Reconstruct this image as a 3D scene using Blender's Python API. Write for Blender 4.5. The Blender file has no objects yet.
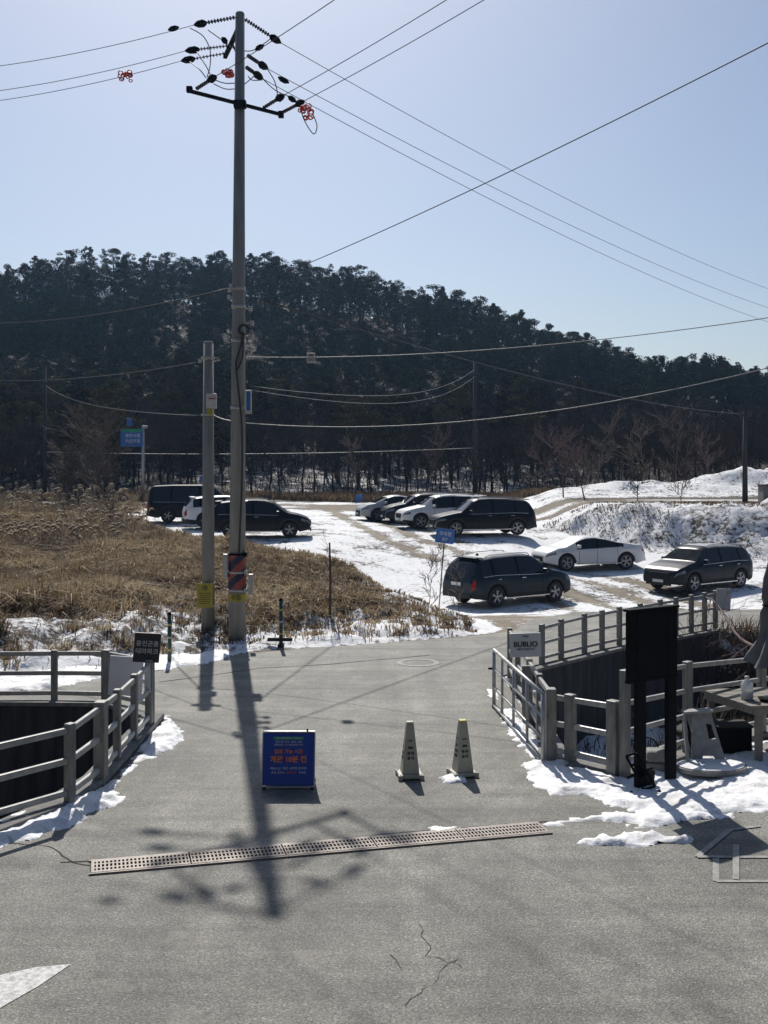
SUN_EL, SUN_AZ, SUN_E = 43.0, -8.6, 4.8; SKY_E, SKY_AIR, SKY_DUST = .082, 1.0, 1.3; HAZE = 0.0002; EXPO = 0.0
import bpy, bmesh, math, random
import numpy as np
from mathutils import Vector, Matrix
from mathutils.geometry import tessellate_polygon
random.seed(7); rng = np.random.default_rng(11)
SC = bpy.context.scene; COL = SC.collection
F, HOR, CX, CH = 1100.0, 465.0, 384.0, 3.8
def P(px, py, Y): return Vector(((px-CX)*Y/F, Y, CH-(py-HOR)*Y/F))
def G(px, py, z=0.0):
    Y = (CH-z)*F/(py-HOR); return Vector(((px-CX)*Y/F, Y, z))
# ------------------------------------------------------------------ materials
def nodes(name):
    m = bpy.data.materials.new(name); m.use_nodes = True
    nt = m.node_tree; b = nt.nodes['Principled BSDF']; return m, nt, b
def N(nt, t, **kw):
    n = nt.nodes.new(t)
    for k, v in kw.items(): setattr(n, k, v)
    return n
def ramp(nt, src, pts):
    r = N(nt, 'ShaderNodeValToRGB'); e = r.color_ramp.elements
    while len(e) < len(pts): e.new(0.5)
    for i, (p, c) in enumerate(pts):
        e[i].position = p; e[i].color = (c, c, c, 1) if isinstance(c, (int, float)) else (*c, 1)
    nt.links.new(src, r.inputs[0]); return r
def noise(nt, coord, scale, detail=4, rough=0.55):
    n = N(nt, 'ShaderNodeTexNoise'); n.inputs['Scale'].default_value = scale
    n.inputs['Detail'].default_value = detail; n.inputs['Roughness'].default_value = rough
    nt.links.new(coord, n.inputs['Vector']); return n.outputs[0]
def mixc(nt, fac, a, b, mode='MIX'):
    m = N(nt, 'ShaderNodeMix', data_type='RGBA', blend_type=mode)
    for sock, v in ((m.inputs[0], fac), (m.inputs[6], a), (m.inputs[7], b)):
        if hasattr(v, 'links'): nt.links.new(v, sock)
        elif isinstance(v, (int, float)): sock.default_value = v
        else: sock.default_value = (*v, 1)
    return m.outputs[2]
def math_(nt, op, a, b=None):
    m = N(nt, 'ShaderNodeMath', operation=op)
    for i, v in enumerate((a, b)):
        if v is None: continue
        if hasattr(v, 'links'): nt.links.new(v, m.inputs[i])
        else: m.inputs[i].default_value = v
    return m.outputs[0]
def bump(nt, b, h, strength=0.3, dist=0.02):
    bp = N(nt, 'ShaderNodeBump'); bp.inputs['Strength'].default_value = strength
    bp.inputs['Distance'].default_value = dist
    nt.links.new(h, bp.inputs['Height']); nt.links.new(bp.outputs[0], b.inputs['Normal'])
def mk(name, c, c2=None, rough=0.7, metal=0.0, scale=8.0, bmp=0.0, bdist=0.01, rnd=0.0, stretch=None, spec=None, coat=0.0, detail=4):
    m, nt, b = nodes(name)
    b.inputs['Roughness'].default_value = rough; b.inputs['Metallic'].default_value = metal
    if spec is not None: b.inputs['Specular IOR Level'].default_value = spec
    if coat: b.inputs['Coat Weight'].default_value = coat; b.inputs['Coat Roughness'].default_value = 0.04
    tc = N(nt, 'ShaderNodeTexCoord'); co = tc.outputs['Object']
    if stretch:
        mp = N(nt, 'ShaderNodeMapping'); mp.inputs['Scale'].default_value = stretch
        nt.links.new(co, mp.inputs[0]); co = mp.outputs[0]
    n = noise(nt, co, scale, detail)
    if c2 is None: c2 = tuple(x*0.8 for x in c)
    col = ramp(nt, n, [(0.32, c), (0.68, c2)]).outputs[0]
    if rnd:
        oi = N(nt, 'ShaderNodeObjectInfo')
        v = math_(nt, 'MULTIPLY_ADD', oi.outputs['Random'], rnd); v.node.inputs[2].default_value = 1-rnd/2
        hs = N(nt, 'ShaderNodeHueSaturation'); nt.links.new(v, hs.inputs['Value']); nt.links.new(col, hs.inputs['Color'])
        hv = math_(nt, 'MULTIPLY_ADD', math_(nt, 'FRACT', math_(nt, 'MULTIPLY', oi.outputs['Random'], 17.3)), .07); hv.node.inputs[2].default_value = .435; nt.links.new(hv, hs.inputs['Hue'])
        col = hs.outputs[0]
    nt.links.new(col, b.inputs['Base Color'])
    if bmp: bump(nt, b, n, bmp, bdist)
    return m
M = {}
M['concrete'] = mk('concrete', (.30,.30,.285), (.19,.19,.185), .85, scale=5, bmp=.3, stretch=(1,1,.25))
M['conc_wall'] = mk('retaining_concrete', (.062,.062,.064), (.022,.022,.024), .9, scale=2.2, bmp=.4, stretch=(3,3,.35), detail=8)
M['kerb'] = mk('kerb_concrete', (.22,.215,.20), (.13,.125,.12), .9, scale=7, bmp=.4)
M['pole'] = mk('pole_concrete', (.30,.298,.275), (.20,.198,.185), .85, scale=4, bmp=.2, stretch=(2,2,.3), detail=8)
M['fence'] = mk('weathered_fence', (.28,.275,.245), (.13,.13,.12), .5, scale=6, bmp=.3, stretch=(2,2,.5), detail=8)
M['steel'] = mk('galvanised_steel', (.5,.5,.49), (.36,.36,.35), .45, .5, scale=20)
M['grate'] = mk('grate_steel', (.27,.235,.205), (.17,.14,.12), .6, .2, scale=12, bmp=.2)
M['dark'] = mk('black_metal', (.004,.004,.006), (.007,.007,.009), .7, 0, scale=10, spec=.1)
M['rubber'] = mk('rubber', (.018,.018,.018), (.03,.029,.027), .85, scale=20)
M['wire'] = mk('wire_rubber', (.03,.03,.032), (.045,.045,.045), .6)
M['rail'] = mk('fence_rail', (.44,.43,.39), (.26,.255,.235), .38, scale=9, bmp=.2, detail=8)
M['wire_light'] = mk('wire_aluminium', (.24,.235,.225), (.18,.18,.17), .5, .3)
M['insul'] = mk('insulator_polymer', (.05,.055,.06), (.08,.08,.085), .5)
M['porcelain'] = mk('porcelain', (.6,.58,.54), (.45,.42,.4), .35)
M['orange'] = mk('orange_plastic', (.75,.07,.025), (.55,.05,.02), .45)
M['white_paint'] = mk('white_sheet', (.62,.63,.65), (.5,.51,.53), .5, scale=3)
M['stool_plastic'] = mk('shaded_white_plastic', (.32,.32,.31), (.2,.2,.195), .6, scale=9)  # white plastic darkened, the stool's shade put into its colour
M['white_plastic'] = mk('white_plastic', (.6,.6,.57), (.45,.45,.42), .5, scale=7)
M['bluesign'] = mk('blue_sign', (.008,.045,.30), (.01,.055,.34), .45, scale=3)
M['skyblue'] = mk('bright_blue_sign', (.03,.14,.42), (.035,.13,.36), .5, scale=3)
M['green_strip'] = mk('green_band', (.02,.30,.16), (.02,.26,.14), .5)
M['yellow'] = mk('yellow_sheet', (.42,.35,.03), (.34,.28,.03), .55, scale=9)
M['redwrap'] = mk('red_reflective', (.36,.075,.05), (.26,.06,.045), .5)
M['bluewrap'] = mk('navy_reflective', (.012,.018,.05), (.018,.025,.06), .5)
M['txt_white'] = mk('white_lettering', (.75,.75,.78), (.7,.7,.72), .6)
M['txt_orange'] = mk('orange_lettering', (.85,.22,.06), (.8,.2,.05), .6)
M['txt_black'] = mk('black_lettering', (.03,.03,.035), (.04,.04,.04), .6)
M['brownsign'] = mk('dark_brown_sign', (.025,.02,.025), (.035,.028,.033), .5)
M['cone'] = mk('cone_plastic', (.47,.45,.36), (.36,.345,.275), .5, scale=5)
M['cone_yellow'] = mk('cone_yellow_tip', (.6,.5,.1), (.5,.42,.1), .5)
M['wood'] = mk('weathered_wood', (.25,.225,.195), (.15,.135,.115), .8, scale=5, stretch=(1,8,1), bmp=.3)
M['canvas'] = mk('grey_canvas', (.17,.165,.165), (.12,.118,.118), .9, scale=6, bmp=.3)
M['stone'] = mk('grey_stone', (.3,.3,.29), (.18,.18,.17), .9, scale=9, bmp=.5)
M['bark'] = mk('bark', (.075,.06,.048), (.04,.033,.028), .9, scale=5, rnd=.6)
M['twig'] = mk('twig_bark', (.13,.10,.08), (.08,.062,.05), .9, scale=5, rnd=.7)
M['reed'] = mk('reed_plume', (.42,.34,.24), (.3,.23,.15), .9, scale=2)
def foliage(name, c, c2, rnd):
    m = mk(name, c, c2, 1.0, scale=.9, rnd=rnd, spec=.0); return m
M['pine'] = foliage('pine_needles', (.042,.052,.018), (.095,.090,.030), 1.1)
M['pine_far'] = foliage('pine_needles_far', (.026,.042,.022), (.06,.07,.03), 0)
def clear_plastic():
    m, nt, b = nodes('clear_plastic'); b.inputs['Base Color'].default_value = (.85,.88,.9,1)
    b.inputs['Roughness'].default_value = .2; b.inputs['Transmission Weight'].default_value = .55; return m
M['clear'] = clear_plastic()
def asphalt():
    m, nt, b = nodes('asphalt'); tc = N(nt, 'ShaderNodeTexCoord'); co = tc.outputs['Object']
    big = noise(nt, co, .45, 5, .6); fine = noise(nt, co, 55, 3, .7)
    vo = N(nt, 'ShaderNodeTexVoronoi'); vo.inputs['Scale'].default_value = 70; nt.links.new(co, vo.inputs['Vector'])
    base = ramp(nt, big, [(.3, (.132,.129,.114)), (.7, (.205,.198,.170))]).outputs[0]
    sp = ramp(nt, fine, [(.30, .40), (.5, .96), (.70, 1.9)]).outputs[0]
    col = mixc(nt, 1.0, base, sp, 'MULTIPLY')
    cells = ramp(nt, vo.outputs['Color'], [(.0, .6), (.85, 1.2), (1, 2.3)]).outputs[0]
    col = mixc(nt, .8, col, cells, 'MULTIPLY')
    mid = noise(nt, co, 3.2, 6, .65)
    col = mixc(nt, 1.0, col, ramp(nt, mid, [(.28, .74), (.5, 1.0), (.74, 1.18)]).outputs[0], 'MULTIPLY')
    # long tyre-worn / damp streaks
    mp = N(nt, 'ShaderNodeMapping'); mp.inputs['Scale'].default_value = (1.3,.16,1); mp.inputs['Rotation'].default_value = (0,0,.15)
    nt.links.new(co, mp.inputs[0]); st = noise(nt, mp.outputs[0], 1.0, 4)
    col = mixc(nt, 1.0, col, ramp(nt, st, [(.35, .80), (.62, 1.12)]).outputs[0], 'MULTIPLY')
    mp2 = N(nt, 'ShaderNodeMapping'); mp2.inputs['Scale'].default_value = (.12,1.5,1); mp2.inputs['Rotation'].default_value = (0,0,-.12)
    nt.links.new(co, mp2.inputs[0]); st2 = noise(nt, mp2.outputs[0], 1.2, 6, .65)
    col = mixc(nt, 1.0, col, ramp(nt, st2, [(.36, .78), (.5, 1.0), (.64, 1.25)]).outputs[0], 'MULTIPLY')
    stn = noise(nt, co, 1.1, 7, .7)
    col = mixc(nt, ramp(nt, stn, [(.56, 0.0), (.70, .55)]).outputs[0], col, (.30,.275,.235))
    stn2 = noise(nt, mp.outputs[0], 2.6, 6, .7)
    col = mixc(nt, ramp(nt, stn2, [(.60, 0.0), (.72, .5)]).outputs[0], col, (.085,.082,.076))
    nt.links.new(col, b.inputs['Base Color']); b.inputs['Roughness'].default_value = .72
    b.inputs['Specular IOR Level'].default_value = .35
    h = math_(nt, 'ADD', fine, vo.outputs['Distance']); bump(nt, b, h, .6, .006); return m
M['asphalt'] = asphalt()
M['crack'] = mk('crack', (.03,.029,.027), (.05,.048,.045), .95, scale=30)
def paint():
    m, nt, b = nodes('worn_road_paint'); tc = N(nt, 'ShaderNodeTexCoord'); co = tc.outputs['Object']
    n = noise(nt, co, 22, 6, .75)
    col = ramp(nt, n, [(.42, (.62,.62,.6)), (.62, (.27,.265,.25))]).outputs[0]
    nt.links.new(col, b.inputs['Base Color']); b.inputs['Roughness'].default_value = .7; bump(nt, b, n, .3, .004); return m
M['paint'] = paint()
M['paint_faint'] = mk('faded_road_paint', (.33,.325,.30), (.20,.198,.185), .75, scale=18)
def snowmat():
    m, nt, b = nodes('snow'); tc = N(nt, 'ShaderNodeTexCoord'); co = tc.outputs['Object']
    n = noise(nt, co, 9, 6, .6); n2 = noise(nt, co, 2.0, 5, .65)
    col = ramp(nt, n2, [(.30, (.55,.54,.52)), (.46, (.80,.80,.81)), (.7, (.84,.845,.86))]).outputs[0]
    dirt = noise(nt, co, 14, 5, .7)
    col = mixc(nt, ramp(nt, dirt, [(.57, 0.0), (.70, .8)]).outputs[0], col, (.27,.25,.22))
    nt.links.new(col, b.inputs['Base Color']); b.inputs['Roughness'].default_value = .65
    bump(nt, b, n, .7, .03); return m
M['snow'] = snowmat()
def terrainmat():
    m, nt, b = nodes('ground_soil_and_snow'); tc = N(nt, 'ShaderNodeTexCoord'); co = tc.outputs['Object']
    def attr(n): a = N(nt, 'ShaderNodeAttribute', attribute_name=n); return a.outputs['Fac']
    n1 = noise(nt, co, 1.1, 10, .72); n2 = noise(nt, co, 6, 5, .6); n3 = noise(nt, co, .35, 5, .6)
    soil = ramp(nt, n2, [(.3, (.035,.028,.021)), (.7, (.10,.078,.055))]).outputs[0]
    mud = ramp(nt, n1, [(.3, (.15,.125,.09)), (.7, (.30,.25,.185))]).outputs[0]
    col = mixc(nt, attr('mud'), soil, mud)
    # snow where amount exceeds noise
    n4 = noise(nt, co, 5.0, 6, .75)
    m4 = math_(nt, 'MULTIPLY_ADD', n4, .8); nt.links.new(math_(nt, 'MULTIPLY', n1, .55), m4.node.inputs[2])
    mixn = math_(nt, 'MULTIPLY_ADD', n3, .25); nt.links.new(m4, mixn.node.inputs[2]); mixn = math_(nt, 'SUBTRACT', mixn, .26)
    d = math_(nt, 'SUBTRACT', attr('snow'), mixn)
    d2 = math_(nt, 'MULTIPLY_ADD', d, 11.0); d2.node.inputs[2].default_value = .4
    cl = N(nt, 'ShaderNodeClamp'); nt.links.new(d2, cl.inputs[0])
    snow = ramp(nt, n2, [(.35, (.70,.695,.69)), (.6, (.83,.835,.85))]).outputs[0]
    col = mixc(nt, cl.outputs[0], col, snow)
    nt.links.new(col, b.inputs['Base Color']); b.inputs['Roughness'].default_value = .85
    b.inputs['Specular IOR Level'].default_value = .25
    h = math_(nt, 'MULTIPLY_ADD', cl.outputs[0], .4); nt.links.new(n2, h.node.inputs[2])
    bump(nt, b, h, .5, .08); return m
M['terrain'] = terrainmat()
def grassmat():
    m, nt, b = nodes('dry_grass'); a = N(nt, 'ShaderNodeAttribute', attribute_name='tone')
    col = ramp(nt, a.outputs['Fac'], [(0, (.06,.045,.03)), (.42, (.18,.125,.075)), (.75, (.37,.28,.165)), (1, (.50,.41,.27))]).outputs[0]
    nt.links.new(col, b.inputs['Base Color']); b.inputs['Roughness'].default_value = .8
    tr = N(nt, 'ShaderNodeBsdfTranslucent'); nt.links.new(col, tr.inputs[0])
    mx = N(nt, 'ShaderNodeMixShader'); mx.inputs[0].default_value = .35
    out = nt.nodes['Material Output']; nt.links.new(b.outputs[0], mx.inputs[1]); nt.links.new(tr.outputs[0], mx.inputs[2])
    nt.links.new(mx.outputs[0], out.inputs[0]); return m
M['grass'] = grassmat()
def carpaint(name, c, c2=None, rough=.35):
    return mk(name, c, c2 or tuple(x*.85+.001 for x in c), rough, 0.0, scale=3, coat=.06, spec=.2)
M['glass'] = mk('car_glass', (.006,.008,.010), (.01,.012,.014), .08, 0, scale=1, spec=.5)
M['frost'] = mk('frosted_glass', (.26,.275,.29), (.15,.16,.17), .5, 0, scale=2.5)
M['frost_dark'] = mk('misted_glass', (.05,.055,.062), (.02,.022,.026), .9, 0, scale=2.5, spec=0)
M['pale_roof'] = mk('pale_roof_sheet', (.34,.35,.37), (.20,.21,.23), .6, 0, scale=2.5)
M['chrome'] = mk('chrome', (.6,.6,.62), (.5,.5,.52), .2, .9)
M['alloy'] = mk('alloy', (.45,.45,.47), (.35,.35,.37), .35, .6)
M['lamp_glass'] = mk('headlamp_glass', (.22,.23,.25), (.10,.11,.12), .2, 0, scale=8)
M['tail_red'] = mk('tail_lamp', (.35,.02,.02), (.22,.01,.012), .2)
M['plate'] = mk('licence_plate', (.6,.62,.6), (.55,.56,.55), .5)
# ------------------------------------------------------------------ mesh building
class MB:
    def __init__(s): s.v = []; s.f = []; s.m = []; s.sm = []
    def add(s, vs, fs, mi=0, smooth=False):
        o = len(s.v); s.v += [tuple(v) for v in vs]
        for f in fs: s.f.append(tuple(i+o for i in f)); s.m.append(mi); s.sm.append(smooth)
        return s
    def box(s, c, d, rot=None, mi=0, taper=1.0, bev=0.0):
        hx, hy, hz = d[0]/2, d[1]/2, d[2]/2
        if bev: 
            bmb = bmesh.new(); bmesh.ops.create_cube(bmb, size=1.0)
            for v in bmb.verts:
                t = taper if v.co.z > 0 else 1
                v.co = Vector((v.co.x*d[0]*t, v.co.y*d[1]*t, v.co.z*d[2]))
            bmesh.ops.bevel(bmb, geom=bmb.edges[:], offset=bev, segments=2, affect='EDGES', profile=.5)
            vs = [v.co.copy() for v in bmb.verts]; bmb.verts.index_update(); fs = [[v.index for v in f.verts] for f in bmb.faces]; bmb.free()
        else:
            vs = [Vector((x*hx*(taper if z > 0 else 1), y*hy*(taper if z > 0 else 1), z*hz)) for z in (-1,1) for y in (-1,1) for x in (-1,1)]
            fs = [(0,2,3,1),(4,5,7,6),(0,1,5,4),(2,6,7,3),(0,4,6,2),(1,3,7,5)]
        if rot is not None: vs = [rot @ v for v in vs]
        c = Vector(c); return s.add([v+c for v in vs], fs, mi)
    def beam(s, a, b, w, h, mi=0, up=(0,0,1), bev=0.0):
        a, b = Vector(a), Vector(b); d = b-a; L = d.length; x = d.normalized(); u = Vector(up)
        y = u.cross(x)
        if y.length < 1e-4: y = Vector((0,1,0)).cross(x)
        y.normalize(); z = x.cross(y); R = Matrix((x, y, z)).transposed()
        return s.box((a+b)/2, (L, w, h), R, mi, bev=bev)
    def cyl(s, a, b, r0, r1=None, n=12, mi=0, caps=True, smooth=True):
        r1 = r0 if r1 is None else r1
        return s.tube([a, b], [r0, r1], n, mi, caps, smooth)
    def tube(s, pts, rs, n=6, mi=0, caps=True, smooth=True):
        pts = [Vector(p) for p in pts]
        if isinstance(rs, (int, float)): rs = [rs]*len(pts)
        o = []; ref = Vector((0,0,1)); vs = []
        for i, p in enumerate(pts):
            d = (pts[min(i+1, len(pts)-1)]-pts[max(i-1, 0)])
            if d.length < 1e-9: d = Vector((0,0,1))
            d.normalize()
            if i == 0:
                u = ref.cross(d)
                if u.length < .05: u = Vector((1,0,0)).cross(d)
            else:
                u = u - d*u.dot(d)
            u.normalize(); w = d.cross(u)
            for k in range(n):
                a = 2*math.pi*k/n; vs.append(p + (u*math.cos(a)+w*math.sin(a))*rs[i])
        fs = []
        for i in range(len(pts)-1):
            for k in range(n):
                k2 = (k+1) % n; fs.append((i*n+k, i*n+k2, (i+1)*n+k2, (i+1)*n+k))
        s.add(vs, fs, mi, smooth)
        if caps:
            oo = len(s.v)-len(vs); s.f.append(tuple(oo+k for k in reversed(range(n)))); s.m.append(mi); s.sm.append(False)
            s.f.append(tuple(oo+(len(pts)-1)*n+k for k in range(n))); s.m.append(mi); s.sm.append(False)
        return s
    def lathe(s, prof, c=(0,0,0), axis='Z', n=16, mi=0, smooth=True):
        c = Vector(c); vs = []
        for r, z in prof:
            for k in range(n):
                a = 2*math.pi*k/n; x, y = r*math.cos(a), r*math.sin(a)
                vs.append(c+(Vector((x,y,z)) if axis == 'Z' else Vector((x,z,y)) if axis == 'Y' else Vector((z,x,y))))
        fs = [(i*n+k, i*n+(k+1)%n, (i+1)*n+(k+1)%n, (i+1)*n+k) for i in range(len(prof)-1) for k in range(n)]
        s.add(vs, fs, mi, smooth); return s
    def prism(s, poly, z0, z1, mi=0, frame=None):
        n = len(poly); tri = tessellate_polygon([[Vector((p[0], p[1], 0)) for p in poly]])
        fr = frame or (lambda x, y, z: Vector((x, y, z)))
        vs = [fr(p[0], p[1], z0) for p in poly]+[fr(p[0], p[1], z1) for p in poly]
        fs = [(t[2], t[1], t[0]) for t in tri]+[(t[0]+n, t[1]+n, t[2]+n) for t in tri]+[(i, (i+1)%n, (i+1)%n+n, i+n) for i in range(n)]
        return s.add(vs, fs, mi)
    def build(s, name, mats, parent=None, origin=None, sharp=None):
        me = bpy.data.meshes.new(name); off = Vector((0,0,0))
        if parent is not None: off = parent['_o'] if '_o' in parent else Vector((0,0,0)); off = Vector(off)
        if origin is not None: off = Vector(origin)
        me.from_pydata([(v[0]-off.x, v[1]-off.y, v[2]-off.z) for v in s.v], [], s.f)
        for mt in (mats if isinstance(mats, (list, tuple)) else [mats]): me.materials.append(M[mt] if isinstance(mt, str) else mt)
        me.polygons.foreach_set('material_index', s.m); me.polygons.foreach_set('use_smooth', s.sm)
        bm_ = bmesh.new(); bm_.from_mesh(me); bmesh.ops.recalc_face_normals(bm_, faces=bm_.faces[:]); bm_.to_mesh(me); bm_.free()
        if sharp: me.set_sharp_from_angle(angle=math.radians(sharp))
        ob = bpy.data.objects.new(name, me); COL.objects.link(ob)
        if parent is not None:
            ob.parent = parent; ob['_o'] = parent.get('_o', (0,0,0)) ; 
        elif origin is not None: ob.location = off; ob['_o'] = tuple(off)
        return ob
def tag(o, label=None, cat=None, group=None, kind=None):
    if label: o['label'] = label
    if cat: o['category'] = cat
    if group: o['group'] = group
    if kind: o['kind'] = kind
    return o
def thing(name, loc, label, cat, group=None, rz=0.0, worldparts=True):
    o = bpy.data.objects.new(name, None); COL.objects.link(o); o.location = loc; o.rotation_euler = (0,0,rz)
    o.empty_display_size = .3
    o['_o'] = tuple(loc) if worldparts else (0.0,0.0,0.0)
    return tag(o, label, cat, group)
KIDS = {}
def kids(o):
    if not KIDS.get('_n') == len(bpy.data.objects):
        KIDS.clear(); KIDS['_n'] = len(bpy.data.objects)
        for x in bpy.data.objects:
            if x.parent: KIDS.setdefault(x.parent.name, []).append(x)
    return list(KIDS.get(o.name, []))
def text(s, size, parent, mat, frame, name='lettering', align='CENTER', ext=.002, squash=1.0, bold=0.0):
    """frame: Matrix placing the text plane (x right, y up, z out of the sign) in world space"""
    cu = bpy.data.curves.new(name, 'FONT'); cu.body = s; cu.size = size; cu.align_x = align; cu.align_y = 'CENTER'; cu.extrude = ext
    cu.offset = bold
    t = bpy.data.objects.new(name, cu); COL.objects.link(t)
    dg = bpy.context.evaluated_depsgraph_get(); me = bpy.data.meshes.new_from_object(t.evaluated_get(dg))
    bpy.data.objects.remove(t); bpy.data.curves.remove(cu)
    off = Vector(parent['_o'])
    me.transform(Matrix.Translation(-off) @ frame @ Matrix.Diagonal((squash,1,1,1)))
    me.materials.clear(); me.materials.append(M[mat]); me.name = name
    o = bpy.data.objects.new(name, me); COL.objects.link(o); o.parent = parent; o['_o'] = parent['_o']; return o
def frame(origin, xdir, up):
    x = Vector(xdir).normalized(); u = Vector(up); z = x.cross(u).normalized(); y = z.cross(x)
    m = Matrix((x, y, z)).transposed().to_4x4(); m.translation = Vector(origin); return m
# ------------------------------------------------------------------ noise (numpy)
def vnoise(x, y, seed=0):
    xi = np.floor(x).astype(np.int64); yi = np.floor(y).astype(np.int64); xf = x-xi; yf = y-yi
    u = xf*xf*(3-2*xf); v = yf*yf*(3-2*yf)
    def h(a, b):
        n = (a*374761393 + b*668265263 + seed*1442695041) & 0xffffffff
        n = ((n ^ (n >> 13))*1274126177) & 0xffffffff
        return ((n ^ (n >> 16)) & 0xffff)/65535.0
    return (h(xi,yi)*(1-u)+h(xi+1,yi)*u)*(1-v)+(h(xi,yi+1)*(1-u)+h(xi+1,yi+1)*u)*v
def fbm(x, y, f, octv=4, seed=0):
    s = 0; a = .5
    for i in range(octv): s = s+a*(vnoise(x*f, y*f, seed+i)-.5); a *= .5; f *= 2.03
    return s*2
def sdist(poly, x, y):
    """signed distance, positive inside"""
    x = np.asarray(x, float); y = np.asarray(y, float)
    d = np.full(x.shape, 1e9); ins = np.zeros(x.shape, bool); n = len(poly)
    for i in range(n):
        x0, y0 = poly[i]; x1, y1 = poly[(i+1) % n]; ex, ey = x1-x0, y1-y0
        t = np.clip(((x-x0)*ex+(y-y0)*ey)/(ex*ex+ey*ey+1e-12), 0, 1)
        d = np.minimum(d, (x-x0-t*ex)**2+(y-y0-t*ey)**2)
        c = ((y0 > y) != (y1 > y)) & (x < (x1-x0)*(y-y0)/((y1-y0) if y1 != y0 else 1e-12)+x0)
        ins ^= c
    d = np.sqrt(d); return np.where(ins, d, -d)
def sm(t): t = np.clip(t, 0, 1); return t*t*(3-2*t)
# ================================================================== TERRAIN
CHL = [(-3.5,13.1),(-3.5,16.4),(-4.35,17.4),(-6.5,17.5),(-40,15.0),(-40,7.2),(-4.25,10.75),(-3.72,12.0)]       # stream cut, left of the bridge
CHR = [(2.32,14.1),(2.36,19.7),(3.02,20.6),(4.72,22.5),(7.6,25.1),(13,26.5),(40,29),(40,22),(9,17.9),(5.3,15.6),(2.95,13.5),(2.42,13.95)]
FIELD = [(-60,14.5),(-30,16.2),(-12,18.0),(-6.5,18.9),(-4.2,20.6),(-2.9,22.0),(-2.0,22.6),(.34,23.6),(2.3,24.6),(2.95,25.2),(2.5,28),(1.9,31),(.6,37),(-3.2,42.5),(-8.2,49),(-10.8,54),(-13,61),(-14,74),(-60,74)]
ASPH = [(-45,-14),(45,-14),(45,20),(9,17.4),(5.3,15.1),(3.0,13.15),(2.2,13.75),(2.12,19.8),(2.85,20.85),(4.55,22.75),(7.5,25.4),(13,26.9),(45,29.8),
        (45,31.2),(12,29.2),(5,28.4),(3.6,27.0),(2.98,25.2),(2.3,24.6),(.34,23.6),(-2.0,22.6),(-2.9,22.0),(-4.2,20.6),(-6.5,18.9),(-12,18.0),(-30,16.2),(-45,15.4),
        (-45,14.9),(-40,15.25),(-6.5,17.75),(-4.4,17.65),(-3.28,16.5),(-3.28,13.1),(-3.5,12.0),(-4.05,10.55),(-45,6.2)]
RP = [(0,268),(60,258),(130,252),(200,252),(290,250),(340,262),(400,280),(450,292),(500,306),(560,326),(620,347),(670,359),(720,370),(768,376)]
YR = 185.0
RX = [(p-CX)*YR/F for p, _ in RP]; RZ = [CH+(HOR-q)*YR/F-7.5 for _, q in RP]
RX = [-140]+RX+[110, 220]; RZ = [24]+RZ+[10, 6]
EMB = [(8.3,61),(9.6,56),(12.5,52.0),(17,50),(60,47)]           # foot line of the snowy embankment on the right
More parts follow.
